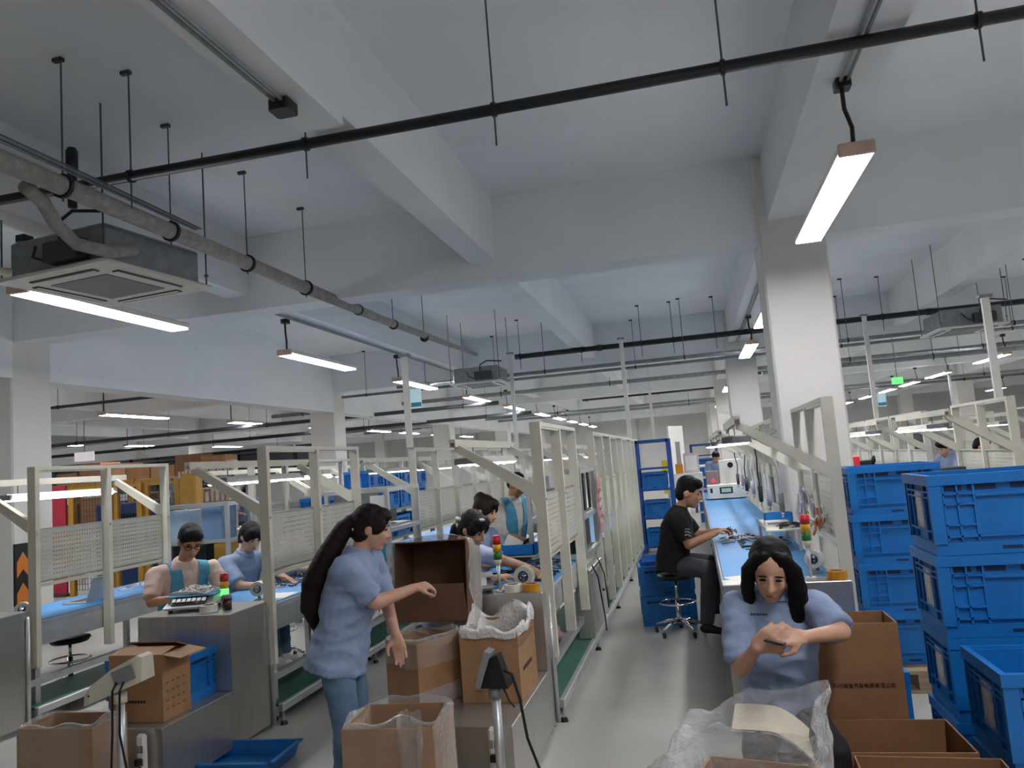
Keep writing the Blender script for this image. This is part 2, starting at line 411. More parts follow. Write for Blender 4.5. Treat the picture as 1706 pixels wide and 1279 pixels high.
# ------------------------------------------------------------------ pendant lamps
PROTO = thing('pendant_lamp', '', 'ceiling light')
MB().bbox(-.1, .1, -.98, .98, .0, .055, .015).build('housing', WHITEP, PROTO)
MB().box(-.095, .095, -.97, .97, -.018, .001).build('diffuser', LED, PROTO)
MB().bbox(-.102, .102, -1.0, -.965, -.02, .055, .008).build('end_cap', mat('warm_white_cap', '#D9B9A6', .5), PROTO)
MB().bbox(-.102, .102, .965, 1.0, -.02, .055, .008).build('end_cap', WHITEP, PROTO)
rows = [('right main beam row', 1.09, (-3.2, .7, 4.66, 9.25, 12.9, 17.5, 21.5, 25.5, 29.6, 33.6, 37.6), 3.88),
        ('left bench row', -5.02, (4.88, 8.93, 12.83, 17.1, 21.1, 25.4, 28.9, 32.2, 35.7, 39.1), 3.87),
        ('row past the first left column', -11.57, (4.9, 9.0, 13.23, 17.67, 22.0, 26.4, 29.6, 33.5, 38), ZS),
        ('second row of the left storage hall', -18.76, (10.2, 14.4, 18.6, 22.55, 27.4, 32.3, 37.2), ZS),
        ('outermost row of the left storage hall', -27.25, (24.4, 28.9, 32.8, 37.2), 3.25),
        ('right hall row', 7.22, (-3.2, 1.7, 6.3, 11.2, 15.6, 19.7, 23.9, 27.0, 30.0, 33.7, 37.8), 3.87),
        ('outer right hall row', 13.2, (9.8, 15.9, 22, 28, 36.8), 3.87)]
firstp = True
for nm, x, ys, top in rows:
    z = 3.4 if top > 3.4 else 3.1
    for i, y in enumerate(ys):
        vis = i - sum(1 for yy in ys if yy < 3.5)
        if nm.startswith('right main') and i == 2: lb = 'large bright pendant lamp hanging before the white column'
        elif nm.startswith('left bench') and i == 0: lb = 'bright pendant lamp cut by the left edge under the cassette'
        else: lb = ('%s pendant lamp from the front in the %s' % (ORD[max(0, vis)], nm)) if y > 3.5 else '%s pendant lamp overhead behind the camera, %s' % (ORD[i], nm)
        loc = (x, y+1.0, z)
        if firstp: o = PROTO; o.location = loc; o['label'] = lb; o['group'] = 'pendant lamps, ' + nm; protos = list(o.children); firstp = False
        else:
            o = bpy.data.objects.new('pendant_lamp', None); COL.objects.link(o); o.location = loc
            tag(o, lb, 'ceiling light', 'pendant lamps, ' + nm)
            for ch in protos: link(ch.name.split('.')[0], ch.data, o)
        h = top - z
        MB().tube([(0, -.92, .05), (.004, -.925, h*.35), (-.02, -.9, h*.62), (-.02, -.9, h)], .013 if y < 20 else .01, 7).build('cord', BLK, o)
        MB().bbox(-.06, .03, -.95, -.85, h-.06, h, .008).build('junction_box', BLK, o)
# ------------------------------------------------------------------ assembly lines
LINES = [('leftmost line', -5.2), ('left line', -3.12), ('middle line', -1.05), ('right line', .87)]
def profile_post(mb, x, y, z0, z1, w=.075, d=.045, t=.006):
    # folded C channel, open towards +y
    mb.box(x-w/2, x+w/2, y-d/2, y-d/2+t, z0, z1)
    for s in (-1, 1):
        xa, xb = sorted((x+s*w/2, x+s*(w/2-t)))
        mb.box(xa, xb, y-d/2+t, y+d/2, z0, z1)
        xa, xb = sorted((x+s*(w/2-t), x+s*(w/2-.018)))
        mb.box(xa, xb, y+d/2-t, y+d/2, z0, z1)
# shared meshes of one work frame (origin: first post at floor level)
def peg_mesh(w=.70, h=.43, nx=25, nz=12):
    mb = MB(); t = .004
    # perforated sheet in the y-z plane with real slots
    ys = []; zs = []
    py, pz = w/nx, h/nz
    for i in range(nx): ys += [i*py, i*py + py*.36, i*py + py*.66]
    ys.append(w)
    for k in range(nz): zs += [k*pz, k*pz + pz*.37, k*pz + pz*.63]
    zs.append(h)
    vs = [(0, y, z) for z in zs for y in ys]; n = len(ys); fs = []
    for k in range(len(zs)-1):
        for i in range(n-1):
            hole = (i % 3 == 1) and (k % 3 == 1) and 0 < i//3 < nx-1 and 0 < k//3 < nz-1
            if not hole: fs.append((k*n+i, k*n+i+1, (k+1)*n+i+1, (k+1)*n+i))
    mb.add(vs, fs)
    for a in ((0, .012), (w-.012, w)): mb.box(-.02, .0, a[0], a[1], 0, h)
    for a in ((0, .012), (h-.012, h)): mb.box(-.02, .0, 0, w, a[0], a[1])
    return mb.mesh('pegboard', PEG)
PEGM = peg_mesh()
_mb = MB(); profile_post(_mb, 0, 0, .45, 2.0); POSTM = _mb.mesh('post', CREAM)
_mb = MB(); profile_post(_mb, 0, 0, .12, 2.0); POSTL = _mb.mesh('post', CREAM)
_mb = MB(); _mb.box(-.0375, .0375, -.022, 1.602, 2.0, 2.03); _mb.box(-.03, .03, .03, .75, 1.985, 2.0); TOPM = _mb.mesh('top_rail', CREAM)
def arm_mesh():
    mb = MB(); a = V(-.03, 0, 1.50); b = V(-.03, 0, 1.60); c = V(-.58, 0, 1.93); d = V(-.58, 0, 1.87)
    for y0, y1 in ((-.026, -.020), (.020, .026)):
        vs = [V(p.x, y0, p.z) for p in (a, b, c, d)] + [V(p.x, y1, p.z) for p in (a, b, c, d)]
        mb.add(vs, [(0, 1, 2, 3), (7, 6, 5, 4), (0, 4, 5, 1), (1, 5, 6, 2), (2, 6, 7, 3), (3, 7, 4, 0)])
    vs = [V(p.x, y, p.z) for y in (-.02, .02) for p in (b, c, c - V(0, 0, .006), b - V(0, 0, .006))]
    mb.add(vs, [(0, 1, 2, 3), (7, 6, 5, 4), (0, 4, 5, 1), (1, 5, 6, 2), (2, 6, 7, 3), (3, 7, 4, 0)])
    mb.obox((-.575, 0, 1.9), (.02, .05, .07))
    return mb.mesh('bracket_arm', CREAM)
ARMM = arm_mesh()
_mb = MB(); _mb.box(-.60, -.555, -.10, 1.72, 1.93, 1.955); _mb.box(-.60, -.594, -.10, 1.72, 1.90, 1.93); _mb.box(-.561, -.555, -.10, 1.72, 1.90, 1.93); RAILM = _mb.mesh('lamp_rail', CREAM)
_mb = MB(); _mb.box(-.04, -.03, .02, 1.56, 1.06, 1.09); BRACEM = _mb.mesh('lower_brace', CREAM)
def frame_thing(x, y, label, group, low=False):
    t = thing('pegboard_frame', label, 'work frame', (x, y, 0), 0, group)
    for k in range(3): link('post', POSTL if low else POSTM, t, None, (0, .79*k, 0))
    link('top_rail', TOPM, t)
    for k in range(2): link('pegboard', PEGM, t, None, (-.005, .79*k+.045, 1.10))
    for k in (0, 2): link('bracket_arm', ARMM, t, None, (0, .79*k, 0))
    link('lamp_rail', RAILM, t); link('lower_brace', BRACEM, t)
    for k in range(3):
        MB().cyl((.0375, .79*k-.01, 1.5), (.044, .79*k-.01, 1.5), .009, n=8).build('bolt', CHROME, t)
    return t
# task lamp hung below the rail
_mb = MB(); _mb.skin([[V(-.11, y, 0), V(-.06, y, .05), V(.06, y, .05), V(.11, y, 0), V(.10, y, 0), V(.055, y, .042), V(-.055, y, .042), V(-.10, y, 0)] for y in (-.62, .62)]); LSH = _mb.mesh('reflector', WHITEP)
_mb = MB()
_mb.skin([[V(-.095, y, .004), V(-.07, y, -.016), V(.07, y, -.016), V(.095, y, .004), V(.06, y, .012), V(-.06, y, .012)] for y in (-.6, .6)])
LTU = _mb.mesh('diffuser', TLED)
_mb = MB(); _mb.obox((0, -.615, .02), (.2, .02, .045)); LCAP = _mb.mesh('end_cap', MGREY)
def task_lamp(x, y, z, label, group):
    t = thing('bench_lamp', label, 'lamp', (x, y, z), 0, group)
    link('reflector', LSH, t); link('diffuser', LTU, t); link('end_cap', LCAP, t); link('end_cap', LCAP, t, None, (0, 1.23, 0))
    for s in (-.45, .45): MB().cyl((0, s, .05), (0, s, .12), .004, n=5).build('hanger_wire', ROD, t)
    return t
STN = {'leftmost line': [5.2, 8.35, 10.0, 11.65], 'left line': [5.18, 8.3, 9.95, 11.6, 13.25], 'middle line': [5.22, 8.1, 9.75, 11.4, 13.05], 'right line': [5.34, 8.75, 10.4, 12.05]}
for nm, x in LINES:
    for i, y in enumerate(STN[nm]):
        lb = 'cream steel pegboard frame, %s from the front on the %s' % (ORD[i], nm) if i else 'cream steel pegboard frame at the front end of the %s' % nm
        frame_thing(x, y, lb, 'pegboard frames', low=(i > 0 and nm == 'middle line'))
        task_lamp(x-.575, y+.86, 1.78, ('long lit bench lamp, %s from the front over the %s' % (ORD[i], nm)) if i else 'long lit bench lamp at the front end of the %s' % nm, 'bench lamps')

# benches
def bench(nm, x, y0, y1, label, zt=.863):
    t = thing('assembly_bench', label, 'workbench', (x, y0, 0)); L = y1 - y0; w0 = -.78; q = zt - .803
    mb = MB(); mb.bbox(w0, -.045, 0, L, .755+q, .795+q, .008); mb.build('bench_top', TABG, t)
    MB().bbox(w0+.02, -.06, .02, L-.02, .795+q, .803+q, .003).build('blue_mat', BMAT, t)
    MB().box(-.065, -.045, 0, L, .60+q, .755+q).build('side_rail', ALU, t)
    MB().box(w0, w0+.02, 0, L, .66+q, .755+q).build('side_rail', ALU, t)
    MB().box(-.11, -.05, 0, L, .30, .35).build('stretcher', ALU, t)
    n = max(2, int(L/1.7)+1)
    for k in range(n):
        yy = .1 + k*(L-.2)/(n-1)
        for xx in (w0+.06, -.10):
            MB().bbox(xx-.025, xx+.025, yy-.025, yy+.025, .03, .755+q, .004).build('leg', ALU, t)
            MB().cyl((xx, yy, 0), (xx, yy, .03), .028, .018, n=10).build('levelling_foot', BLK, t)
        MB().box(w0+.08, -.12, yy-.02, yy+.02, .10, .13).build('crossbar', ALU, t)
    MB().box(w0+.25, .0, 0, L, .13, .15).build('footrest_mat', GMAT, t)
    MB().bbox(.0, .04, -.02, L, .10, .155, .006).build('footrest_rail', ALU, t)
    for k in range(n):
        yy = .02 + k*(L-.3)/(n-1)
        MB().cyl((.02, yy, .02), (.02, yy, .10), .010, n=8).build('rail_foot_stem', CHROME, t)
        MB().cyl((.02, yy, 0), (.02, yy, .025), .03, .02, n=10).build('rail_foot', BLK, t)
    return t
bench('leftmost line', -5.2, 5.2, 14.2, 'long bench with blue mat at the far left of the photo', .803)
bench('left line', -3.12, 5.25, 15.6, 'long bench with blue mat where the man in glasses works')
bench('middle line', -1.05, 5.3, 15.2, 'long bench with blue mat left of the central aisle')
bench('right line', .87, 5.3, 16.6, 'long bench with blue mat where the man in black works')

# stainless packing cabinets at the front ends
def end_cabinet(x, yf, yb, label, shelf_y=None, w=.76, zt=.90, shelf_z=.40):
    t = thing('steel_cabinet', label, 'cabinet', (x, yf, 0)); D = yb - yf
    MB().bbox(-w, 0, 0, D, zt-.02, zt, .004).build('cabinet_top', STEEL, t)
    MB().box(-w+.012, -.012, .004, .02,   .04, zt-.02).build('front_panel', STEEL, t)
    MB().box(-.012, -.002, .0, D, .04, zt-.02).build('side_panel', STEEL, t)
    MB().box(-w+.002, -w+.012, .0, D, .04, zt-.02).build('side_panel', STEEL, t)
    for xx in (-w+.02, -.02):
        for yy in (.02, D-.02):
            MB().cyl((xx, yy, 0), (xx, yy, .045), .02, .014, n=10).build('foot', CHROME, t)
    if shelf_y is not None:
        d = shelf_y - yf
        MB().bbox(-w, .0, d, -.004, shelf_z-.02, shelf_z, .004).build('shelf_top', STEEL, t)
        MB().box(-w+.01, -.01, d+.004, d+.016, .04, shelf_z-.02).build('shelf_front', STEEL, t)
        MB().box(-.012, .0, d, -.004, .04, shelf_z-.02).build('shelf_side', STEEL, t)
        MB().box(-w, -w+.012, d, -.004, .04, shelf_z-.02).build('shelf_side', STEEL, t)
        for xx in (-w+.03, -.02):
            MB().cyl((xx, d+.03, 0), (xx, d+.03, .045), .02, .014, n=10).build('foot', CHROME, t)
    # round tube upright at the right rear corner
    MB().cyl((.012, D-.03, .03), (.012, D-.03, .86), .016, n=12).build('corner_tube', ALU, t, True)
    return t
end_cabinet(-3.13, 4.70, 5.2, 'stainless cabinet with low shelf at the front of the left line', 4.0, .72)
end_cabinet(-1.06, 5.06, 5.24, 'stainless cabinet with low shelf at the front of the middle line', 4.03, .74)
end_cabinet(.85, 5.06, 5.26, 'stainless cabinet behind the woman looking at her phone', None, .76)
end_cabinet(-5.2, 4.55, 5.15, 'dark steel cabinet cut by the left edge of the photo', None, .76)
# ------------------------------------------------------------------ people
TMP = bpy.data.scenes.new('scratch'); SCRATCH = []
RO = bpy.data.objects.new('scratch', bpy.data.meshes.new('scratch')); TMP.collection.objects.link(RO)
_r = RO.modifiers.new('r', 'REMESH'); _r.mode = 'VOXEL'; _r.use_smooth_shade = True
_s = RO.modifiers.new('s', 'SMOOTH'); _s.factor = .5
def remesh(mb, name, m, vox, it=4, wrinkle=0., wscale=7.):
    me = mb.mesh(name, m); SCRATCH.append(me); RO.data = me; _r.voxel_size = vox; _s.iterations = it
    TMP.view_layers[0].update(); dg = TMP.view_layers[0].depsgraph
    res = bpy.data.meshes.new_from_object(RO.evaluated_get(dg))
    res.name = name
    if not res.materials: res.materials.append(m)
    if wrinkle:
        n = len(res.vertices); co = [0.]*(3*n); no = [0.]*(3*n)
        res.vertices.foreach_get('co', co); res.vertex_normals.foreach_get('vector', no)
        for i in range(0, 3*n, 3):
            q = V(co[i]*wscale, co[i+1]*wscale, co[i+2]*wscale*1.6)
            d = wrinkle*(1-2*abs(noise.noise(q))) + wrinkle*.5*noise.noise(q*2.3)
            co[i] += no[i]*d; co[i+1] += no[i+1]*d; co[i+2] += no[i+2]*d
        res.vertices.foreach_set('co', co)
    res.polygons.foreach_set('use_smooth', [True]*len(res.polygons))
    return res
def hand(mb, w, d, n, thumb, curl=35, s=1., spread=1.):
    """palm + five fingers: w wrist, d towards finger tips, n out of the back of the hand, thumb = +1/-1 side"""
    d = Vector(d).normalized(); n = Vector(n); n = (n - d*n.dot(d)).normalized(); sd = d.cross(n)*thumb
    w = Vector(w)
    lens = (.042, .048, .045, .034)
    for k in range(4):
        off = (-.030 + .020*k)     # index .. little, index on the thumb side
        base = w + sd*(.033 - .0215*k)*s*spread + d*(.085 - (.004, 0, .004, .012)[k])*s
        mb.cone(w + sd*(.018-.012*k)*s + d*.004*s, .0165*s, base, .0115*s, 8)
        p = base; a = math.radians(curl*.8); dd = d*math.cos(a) - n*math.sin(a); r = .0092*s
        for j, f in enumerate((1., .62, .5)):
            q = p + dd*lens[k]*f*s; mb.cone(p, r, q, r*.92, 8); p = q; r *= .92
            a += math.radians(curl); dd = d*math.cos(a) - n*math.sin(a)
    mb.ell(w + d*.045*s - n*.004*s, (.036*s, .045*s, .015*s), Matrix((sd, d, n)).transposed(), 10, 6)
    t0 = w + d*.02*s + sd*.024*s; t1 = t0 + (d*.55 + sd*.75 - n*.35).normalized()*.040*s
    t2 = t1 + (d*.85 + sd*.25 - n*.45).normalized()*.032*s; t3 = t2 + (d*.9 - sd*.05 - n*.4).normalized()*.022*s
    mb.cone(t0, .014*s, t1, .0115*s, 8); mb.cone(t1, .0115*s, t2, .010*s, 8); mb.cone(t2, .010*s, t3, .0085*s, 8)
def spine(P, N, lat, prof, mb, bend=0.):
    """elliptical loft from pelvis P to neck N; prof rows (t, half width, half depth)"""
    P, N = Vector(P), Vector(N); ax = (N-P); lat = Vector(lat).normalized()
    fw = ax.normalized().cross(lat).normalized()       # backwards / forwards axis
    rings = []
    for t, rx, ry in prof:
        c = P + ax*t + fw*bend*math.sin(PI*min(max(t, 0), 1))
        la = (lat - ax.normalized()*lat.dot(ax.normalized())).normalized()
        rings.append(mb.ring(c, la, fw, rx, ry, 20))
    mb.skin(rings)
def person(label, J, shirt, trousers, shoes, skin=SKIN, hairm=HAIR, female=True, hs=1., vox=.008, hair=None, vest=None, sleeve=.8,
           glasses=False, legs=True, hands=((None, None, 40), (None, None, 40)), feet=True, body_w=1., extra=None, look=None, wr=.006, sleeve_r=1.):
    base = Vector((J['pel'][0], J['pel'][1], 0)) if 'base' not in J else Vector(J['base'])
    G = {k: Vector(v) - (base if k not in ('face', 'up', 'lat') else Vector((0, 0, 0))) for k, v in J.items()}
    t = thing('person', label, 'person', base)
    pel, nk, hd = G['pel'], G['neck'], G['head']
    lat = G.get('lat', (G['shL'] - G['shR'])).normalized()
    fh = G['face'].normalized(); uh = G.get('up', V(0, 0, 1)); uh = (uh - fh*uh.dot(fh)).normalized(); la = uh.cross(fh).normalized()
    HM = Matrix((la, fh, uh)).transposed()
    Q = lambda x, y, z: hd + la*(x*hs) + fh*(y*hs) + uh*(z*hs)
    E3 = lambda mb, c, r: mb.ell(c, tuple(k*hs for k in r), HM)
    # ---- body: one continuous skin surface
    b = MB()
    bw = body_w
    spine(pel, nk, lat, [(0, .13*bw, .09*bw), (.3, .12*bw, .085*bw), (.65, .13*bw, .09*bw), (.86, .12*bw, .07*bw), (1.0, .055, .055)], b)
    b.cone(nk - (nk-pel).normalized()*.03, .056, Q(0, -.02, -.06), .05*hs, 14)
    E3(b, Q(0, -.012, .012), (.076, .094, .105)); E3(b, Q(0, .02, -.045), (.062, .072, .078)); E3(b, Q(0, .052, -.098), (.032, .034, .024))
    E3(b, Q(.034, .058, -.03), (.026, .024, .028)); E3(b, Q(-.034, .058, -.03), (.026, .024, .028))
    b.cone(Q(0, .084, .012), .009*hs, Q(0, .106, -.03), .0135*hs, 8); E3(b, Q(.012, .094, -.036), (.009, .01, .008)); E3(b, Q(-.012, .094, -.036), (.009, .01, .008))
    E3(b, Q(0, .083, -.066), (.024, .012, .011))
    for s in (-1, 1): E3(b, Q(s*.078, -.012, -.012), (.010, .022, .034))
    for s, S, Eb, Wr in ((1, 'shL', 'elL', 'wrL'), (-1, 'shR', 'elR', 'wrR')):
        if Eb not in G: continue
        b.cone(G[S], .05*bw, G[Eb], .041*bw, 12); b.cone(G[Eb], .042*bw, G[Wr], .026*bw, 12)
        b.cone(nk - (nk-pel)*.08, .055, G[S], .05, 12)
        hi = 0 if s > 0 else 1; hdn, hn, hc = hands[hi]
        d = Vector(hdn) if hdn is not None else (G[Wr]-G[Eb]).normalized()
        hand(b, G[Wr], d, Vector(hn) if hn is not None else V(0, 0, 1), -s if (hn is None or True) else s, hc, 1.0)
    if legs:
        for s, H, K, A in ((1, 'hipL', 'knL', 'anL'), (-1, 'hipR', 'knR', 'anR')):
            if K not in G: continue
            b.cone(G[H], .07, G[K], .05, 12); b.cone(G[K], .05, G[A], .034, 12)
            b.cone(pel, .08, G[H], .07, 12)
    bo = link('body', remesh(b, 'body', skin, vox, 3), t)
    # ---- face details
    def blob(nm, c, r, m):
        e = MB(); E3(e, c, r); e.build(nm, m, bo, True)
    for s in (-1, 1):
        blob('eye', Q(s*.032, .079, .004), (.0145, .006, .0045), HAIR)
        blob('eyebrow', Q(s*.033, .084, .026), (.020, .005, .0035), HAIR)
    blob('mouth', Q(0, .092, -.068), (.021, .006, .0055), LIP)
    # ---- shirt
    m = MB(); W = bw
    prof = ([(-.24, .20*W, .155*W), (-.05, .19*W, .145*W), (.25, .165*W, .13*W), (.55, .175*W, .14*W), (.78, .18*W, .115*W), (.92, .13*W, .085*W), (1.0, .075, .07), (1.03, .066, .064)] if female else
            [(-.18, .185*W, .135*W), (0, .185*W, .135*W), (.3, .18*W, .13*W), (.6, .2*W, .135*W), (.8, .2*W, .115*W), (.93, .14*W, .085*W), (1.0, .08, .075), (1.03, .07, .068)])
    spine(pel, nk, lat, prof, m)
    for S, Eb in (('shL', 'elL'), ('shR', 'elR')):
        if Eb not in G: continue
        m.cone(nk - (nk-pel)*.12, .066*W, G[S], .068*W, 14)
        e = G[S].lerp(G[Eb], sleeve) if sleeve <= 1 else G[Eb]
        m.cone(G[S], .072*W*sleeve_r, e, .066*W*sleeve_r, 16, (True, sleeve > 1))
        if sleeve > 1: m.cone(G[Eb], .06*W, G[Eb].lerp(G['wr'+Eb[-1]], sleeve-1), .045*W, 14, (True, False))
    so = link('shirt', remesh(m, 'shirt', shirt, vox*1.15, 3, wr), t)
    if female or vest is None:
        k = MB(); spine(pel, nk, lat, [(.955, .098, .088), (1.0, .082, .078), (1.05, .072, .070)], k); 
        link('collar', remesh(k, 'collar', shirt, .009, 1), so)
    if vest:
        k = MB(); inf = .012
        vp = [(t0, rx+inf, ry+inf) for t0, rx, ry in prof if t0 < .99]
        spine(pel, nk, lat, vp, k)
        for S in ('shL', 'shR'): k.cone(nk - (nk-pel)*.11, .078*W, nk.lerp(G[S], .8) - (nk-pel)*.04, .082*W, 14)
        vm = remesh(k, 'vest', vest, .008, 3, .003)
        # open front: drop the faces in a strip along the front
        ax = (nk-pel).normalized(); fw = ax.cross(lat).normalized()
        if fw.dot(fh) < 0: fw = -fw
        bm = bmesh.new(); bm.from_mesh(vm); dl = []
        for f in bm.faces:
            c = f.calc_center_median() - pel; h = c.dot(ax)/(nk-pel).length; l = abs(c.dot(lat)); fr = c.dot(fw)
            if fr > 0 and l < .03 + .075*max(0, h-.4): dl.append(f)
            elif h > .6 and l > .158*W: dl.append(f)
            elif h > .93 and l < .075: dl.append(f)
        bmesh.ops.delete(bm, geom=dl, context='FACES'); bm.to_mesh(vm); bm.free()
        link('vest', vm, t)
    # ---- trousers and shoes
    if legs and 'knL' in G:
        m = MB(); spine(pel + (pel-nk).normalized()*.10, nk, lat, [(0, .16*W, .115*W), (.12, .165*W, .12*W), (.28, .14*W, .10*W)], m)
        for H, K, A in (('hipL', 'knL', 'anL'), ('hipR', 'knR', 'anR')):
            m.cone(G[H], .09*W, G[K], .068*W, 16); m.cone(G[K], .068*W, G[A] + (G[K]-G[A]).normalized()*.02, .055*W, 16, (True, False))
        link('trousers', remesh(m, 'trousers', trousers, vox*1.3, 3, .004), t)
        if feet:
            for A, T in (('anL', 'toL'), ('anR', 'toR')):
                a, q = G[A], G[T]; d = (q-a); d.z = 0; d.normalize()
                s = MB(); s.cone(a - d*.04 - V(0, 0, .03), .036, q - V(0, 0, .0), .034, 12); s.cone(a - V(0, 0, .02), .045, a + d*.06 - V(0, 0, .035), .038, 12); s.cone(a + V(0, 0, .03), .04, a - V(0, 0, .03), .045, 12)
                link('shoe', remesh(s, 'shoe', shoes, .010, 3), t)
    # ---- hair
    h = MB()
    if hair == 'short':
        E3(h, Q(0, -.022, .034), (.084, .096, .096)); E3(h, Q(0, -.055, -.005), (.078, .062, .085)); E3(h, Q(0, .035, .085), (.066, .062, .042)); E3(h, Q(.02, .06, .075), (.05, .035, .03))
    elif hair in ('pony', 'bun', 'clip', 'bob'):
        E3(h, Q(0, -.024, .026), (.087, .103, .102)); E3(h, Q(0, -.05, -.015), (.083, .07, .09)); E3(h, Q(.0, .035, .075), (.074, .058, .042))
        for s in (-1, 1): E3(h, Q(s*.066, .03, .022), (.022, .045, .05))
        if hair == 'bun':
            E3(h, Q(.0, -.09, .085), (.045, .042, .042)); E3(h, Q(0.01, -.12, .06), (.03, .03, .04))
    elif hair == 'long':
        E3(h, Q(0, -.032, .028), (.090, .100, .100)); E3(h, Q(0, -.06, -.03), (.092, .066, .1))
        for s in (-1, 1):
            h.cone(Q(s*.030, .040, .098), .018*hs, Q(s*.080, .026, .03), .017*hs, 12)
            h.cone(Q(s*.080, .026, .03), .017*hs, Q(s*.093, .010, -.1), .026*hs, 12)
    if extra: extra(h, Q, hs, G, t)
    if h.v:
        link('hair', remesh(h, 'hair', hairm, max(.008, vox), 3, .003, 22), t)
    if glasses:
        g = MB()
        for s in (-1, 1):
            pts = [Q(s*.034 + .024*math.cos(a), .092 - .004*abs(math.cos(a)), .002 + .018*math.sin(a)) for a in [2*PI*i/14 for i in range(15)]]
            g.tube(pts, .003, 5, (False, False)); g.tube([Q(s*.058, .088, .006), Q(s*.082, .03, .008), Q(s*.086, -.02, 0)], .0028, 5)
        g.tube([Q(-.012, .096, .004), Q(.012, .096, .004)], .0028, 5)
        g.build('glasses', BLK, t)
    return t

# 1  standing woman with the long ponytail
def ex1(h, Q, hs, G, t):
    pts = [Q(0, -.10, .02), Q(.0, -.15, -.04), Q(-.02, -.20, -.20), Q(-.02, -.235, -.36), Q(-.01, -.22, -.50), Q(.0, -.17, -.60)]
    h.tube(pts, [.042, .05, .062, .07, .058, .02], 14)
    k = MB(); k.ell(Q(0, -.125, .0), (.042, .036, .042)); k.build('hair_tie', HAIRB, t, True)
    k = MB(); k.ell(Q(-.055, -.095, -.03), (.008, .008, .008)); k.build('hair_clip', TAPEW, t, True)
person('standing woman with long ponytail, light blue shirt and jeans, packing a carton',
       dict(pel=(-1.98, 3.98, .84), neck=(-1.86, 4.02, 1.335), head=(-1.78, 4.045, 1.465), face=(.93, .30, -.30), up=(.35, .1, 1),
            shL=(-1.86, 4.17, 1.27), shR=(-1.87, 3.86, 1.26), elL=(-1.80, 4.22, 1.03), wrL=(-1.74, 4.19, .84), elR=(-1.74, 3.93, 1.07), wrR=(-1.585, 4.13, 1.11),
            hipL=(-1.97, 4.07, .80), hipR=(-1.97, 3.89, .80), knL=(-1.97, 4.10, .44), knR=(-1.93, 3.90, .44), anL=(-2.02, 4.12, .09), anR=(-1.97, 3.92, .09), toL=(-1.87, 4.14, .04), toR=(-1.82, 3.95, .04)),
       SHIRT, JEANS, SHOEW, SKIN, HAIRB, True, 1.0, .0075, 'pony', extra=ex1, sleeve=.86, hands=(((.25, -.1, -.95), (-.3, .9, .1), 22), ((.75, .6, .05), (.1, -.3, .9), 60)), body_w=1.02, wr=.011)

# 9  seated woman looking at her phone
def ex9(h, Q, hs, G, t):
    # one lock falling over the shoulder on the right, one on the left
    h.tube([Q(.045, .03, .095), Q(.094, .028, .02), Q(.108, .03, -.08), Q(.108, .04, -.17), Q(.095, .05, -.25), Q(.08, .05, -.31)], [.022, .03, .038, .042, .036, .014], 12)
    h.tube([Q(-.045, .03, .095), Q(-.092, .02, .01), Q(-.097, .02, -.08), Q(-.085, .03, -.16), Q(-.07, .035, -.20)], [.022, .026, .028, .024, .012], 12)
    h.tube([Q(0, -.09, -.02), Q(0, -.11, -.12), Q(0, -.10, -.22)], [.07, .075, .04], 12)
PWOM = person('seated woman in light blue shirt and black trousers looking at her phone',
       dict(pel=(.27, 3.64, .60), neck=(.27, 3.56, 1.12), head=(.265, 3.47, 1.225), face=(-.12, -.86, -.46), up=(.05, -.3, .93), lat=(1, -.1, 0),
            shL=(.425, 3.53, 1.06), shR=(.115, 3.57, 1.06), elL=(.50, 3.36, .985), wrL=(.345, 3.27, .99), elR=(.10, 3.44, .83), wrR=(.165, 3.27, .955),
            hipL=(.36, 3.58, .56), hipR=(.18, 3.58, .56), knL=(.39, 3.16, .60), knR=(.13, 3.18, .60), anL=(.36, 3.14, .09), anR=(.15, 3.16, .09), toL=(.37, 3.0, .04), toR=(.13, 3.02, .04)),
       SHIRT, TROUK, SHOEW, SKIN, HAIR, True, 1.0, .0075, 'long', extra=ex9, sleeve=.9,
       hands=(((-.95, -.15, .1), (.1, -.75, .7), 42), ((.55, -.25, .5), (-.6, -.6, -.3), 38)), body_w=.93, wr=.010)

# 8  man in black on the stool
def ex8(h, Q, hs, G, t): E3 = h.ell(Q(0, -.03, .07), (.085*hs, .09*hs, .07*hs))
PMAN = person('young man in black t-shirt and dark trousers sitting on a stool at the right bench',
       dict(pel=(-.31, 7.80, .70), neck=(-.19, 7.80, 1.20), head=(-.085, 7.79, 1.345), face=(.95, -.12, -.28), up=(.28, 0, .95),
            shL=(-.20, 8.0, 1.11), shR=(-.22, 7.60, 1.11), elL=(-.05, 8.02, .90), wrL=(.16, 7.93, .95), elR=(-.13, 7.56, .87), wrR=(.12, 7.64, .955),
            hipL=(-.25, 7.9, .66), hipR=(-.25, 7.7, .66), knL=(.06, 7.93, .64), knR=(.03, 7.66, .62), anL=(.04, 7.92, .22), anR=(-.04, 7.66, .10), toL=(.16, 7.92, .19), toR=(.10, 7.63, .05)),
       SHIRTK, TROUG, SHOEK, SKIND, HAIR, False, 1.18, .009, 'short', sleeve=.8, body_w=1.16, extra=ex8, hands=((None, None, 45), (None, None, 45)))

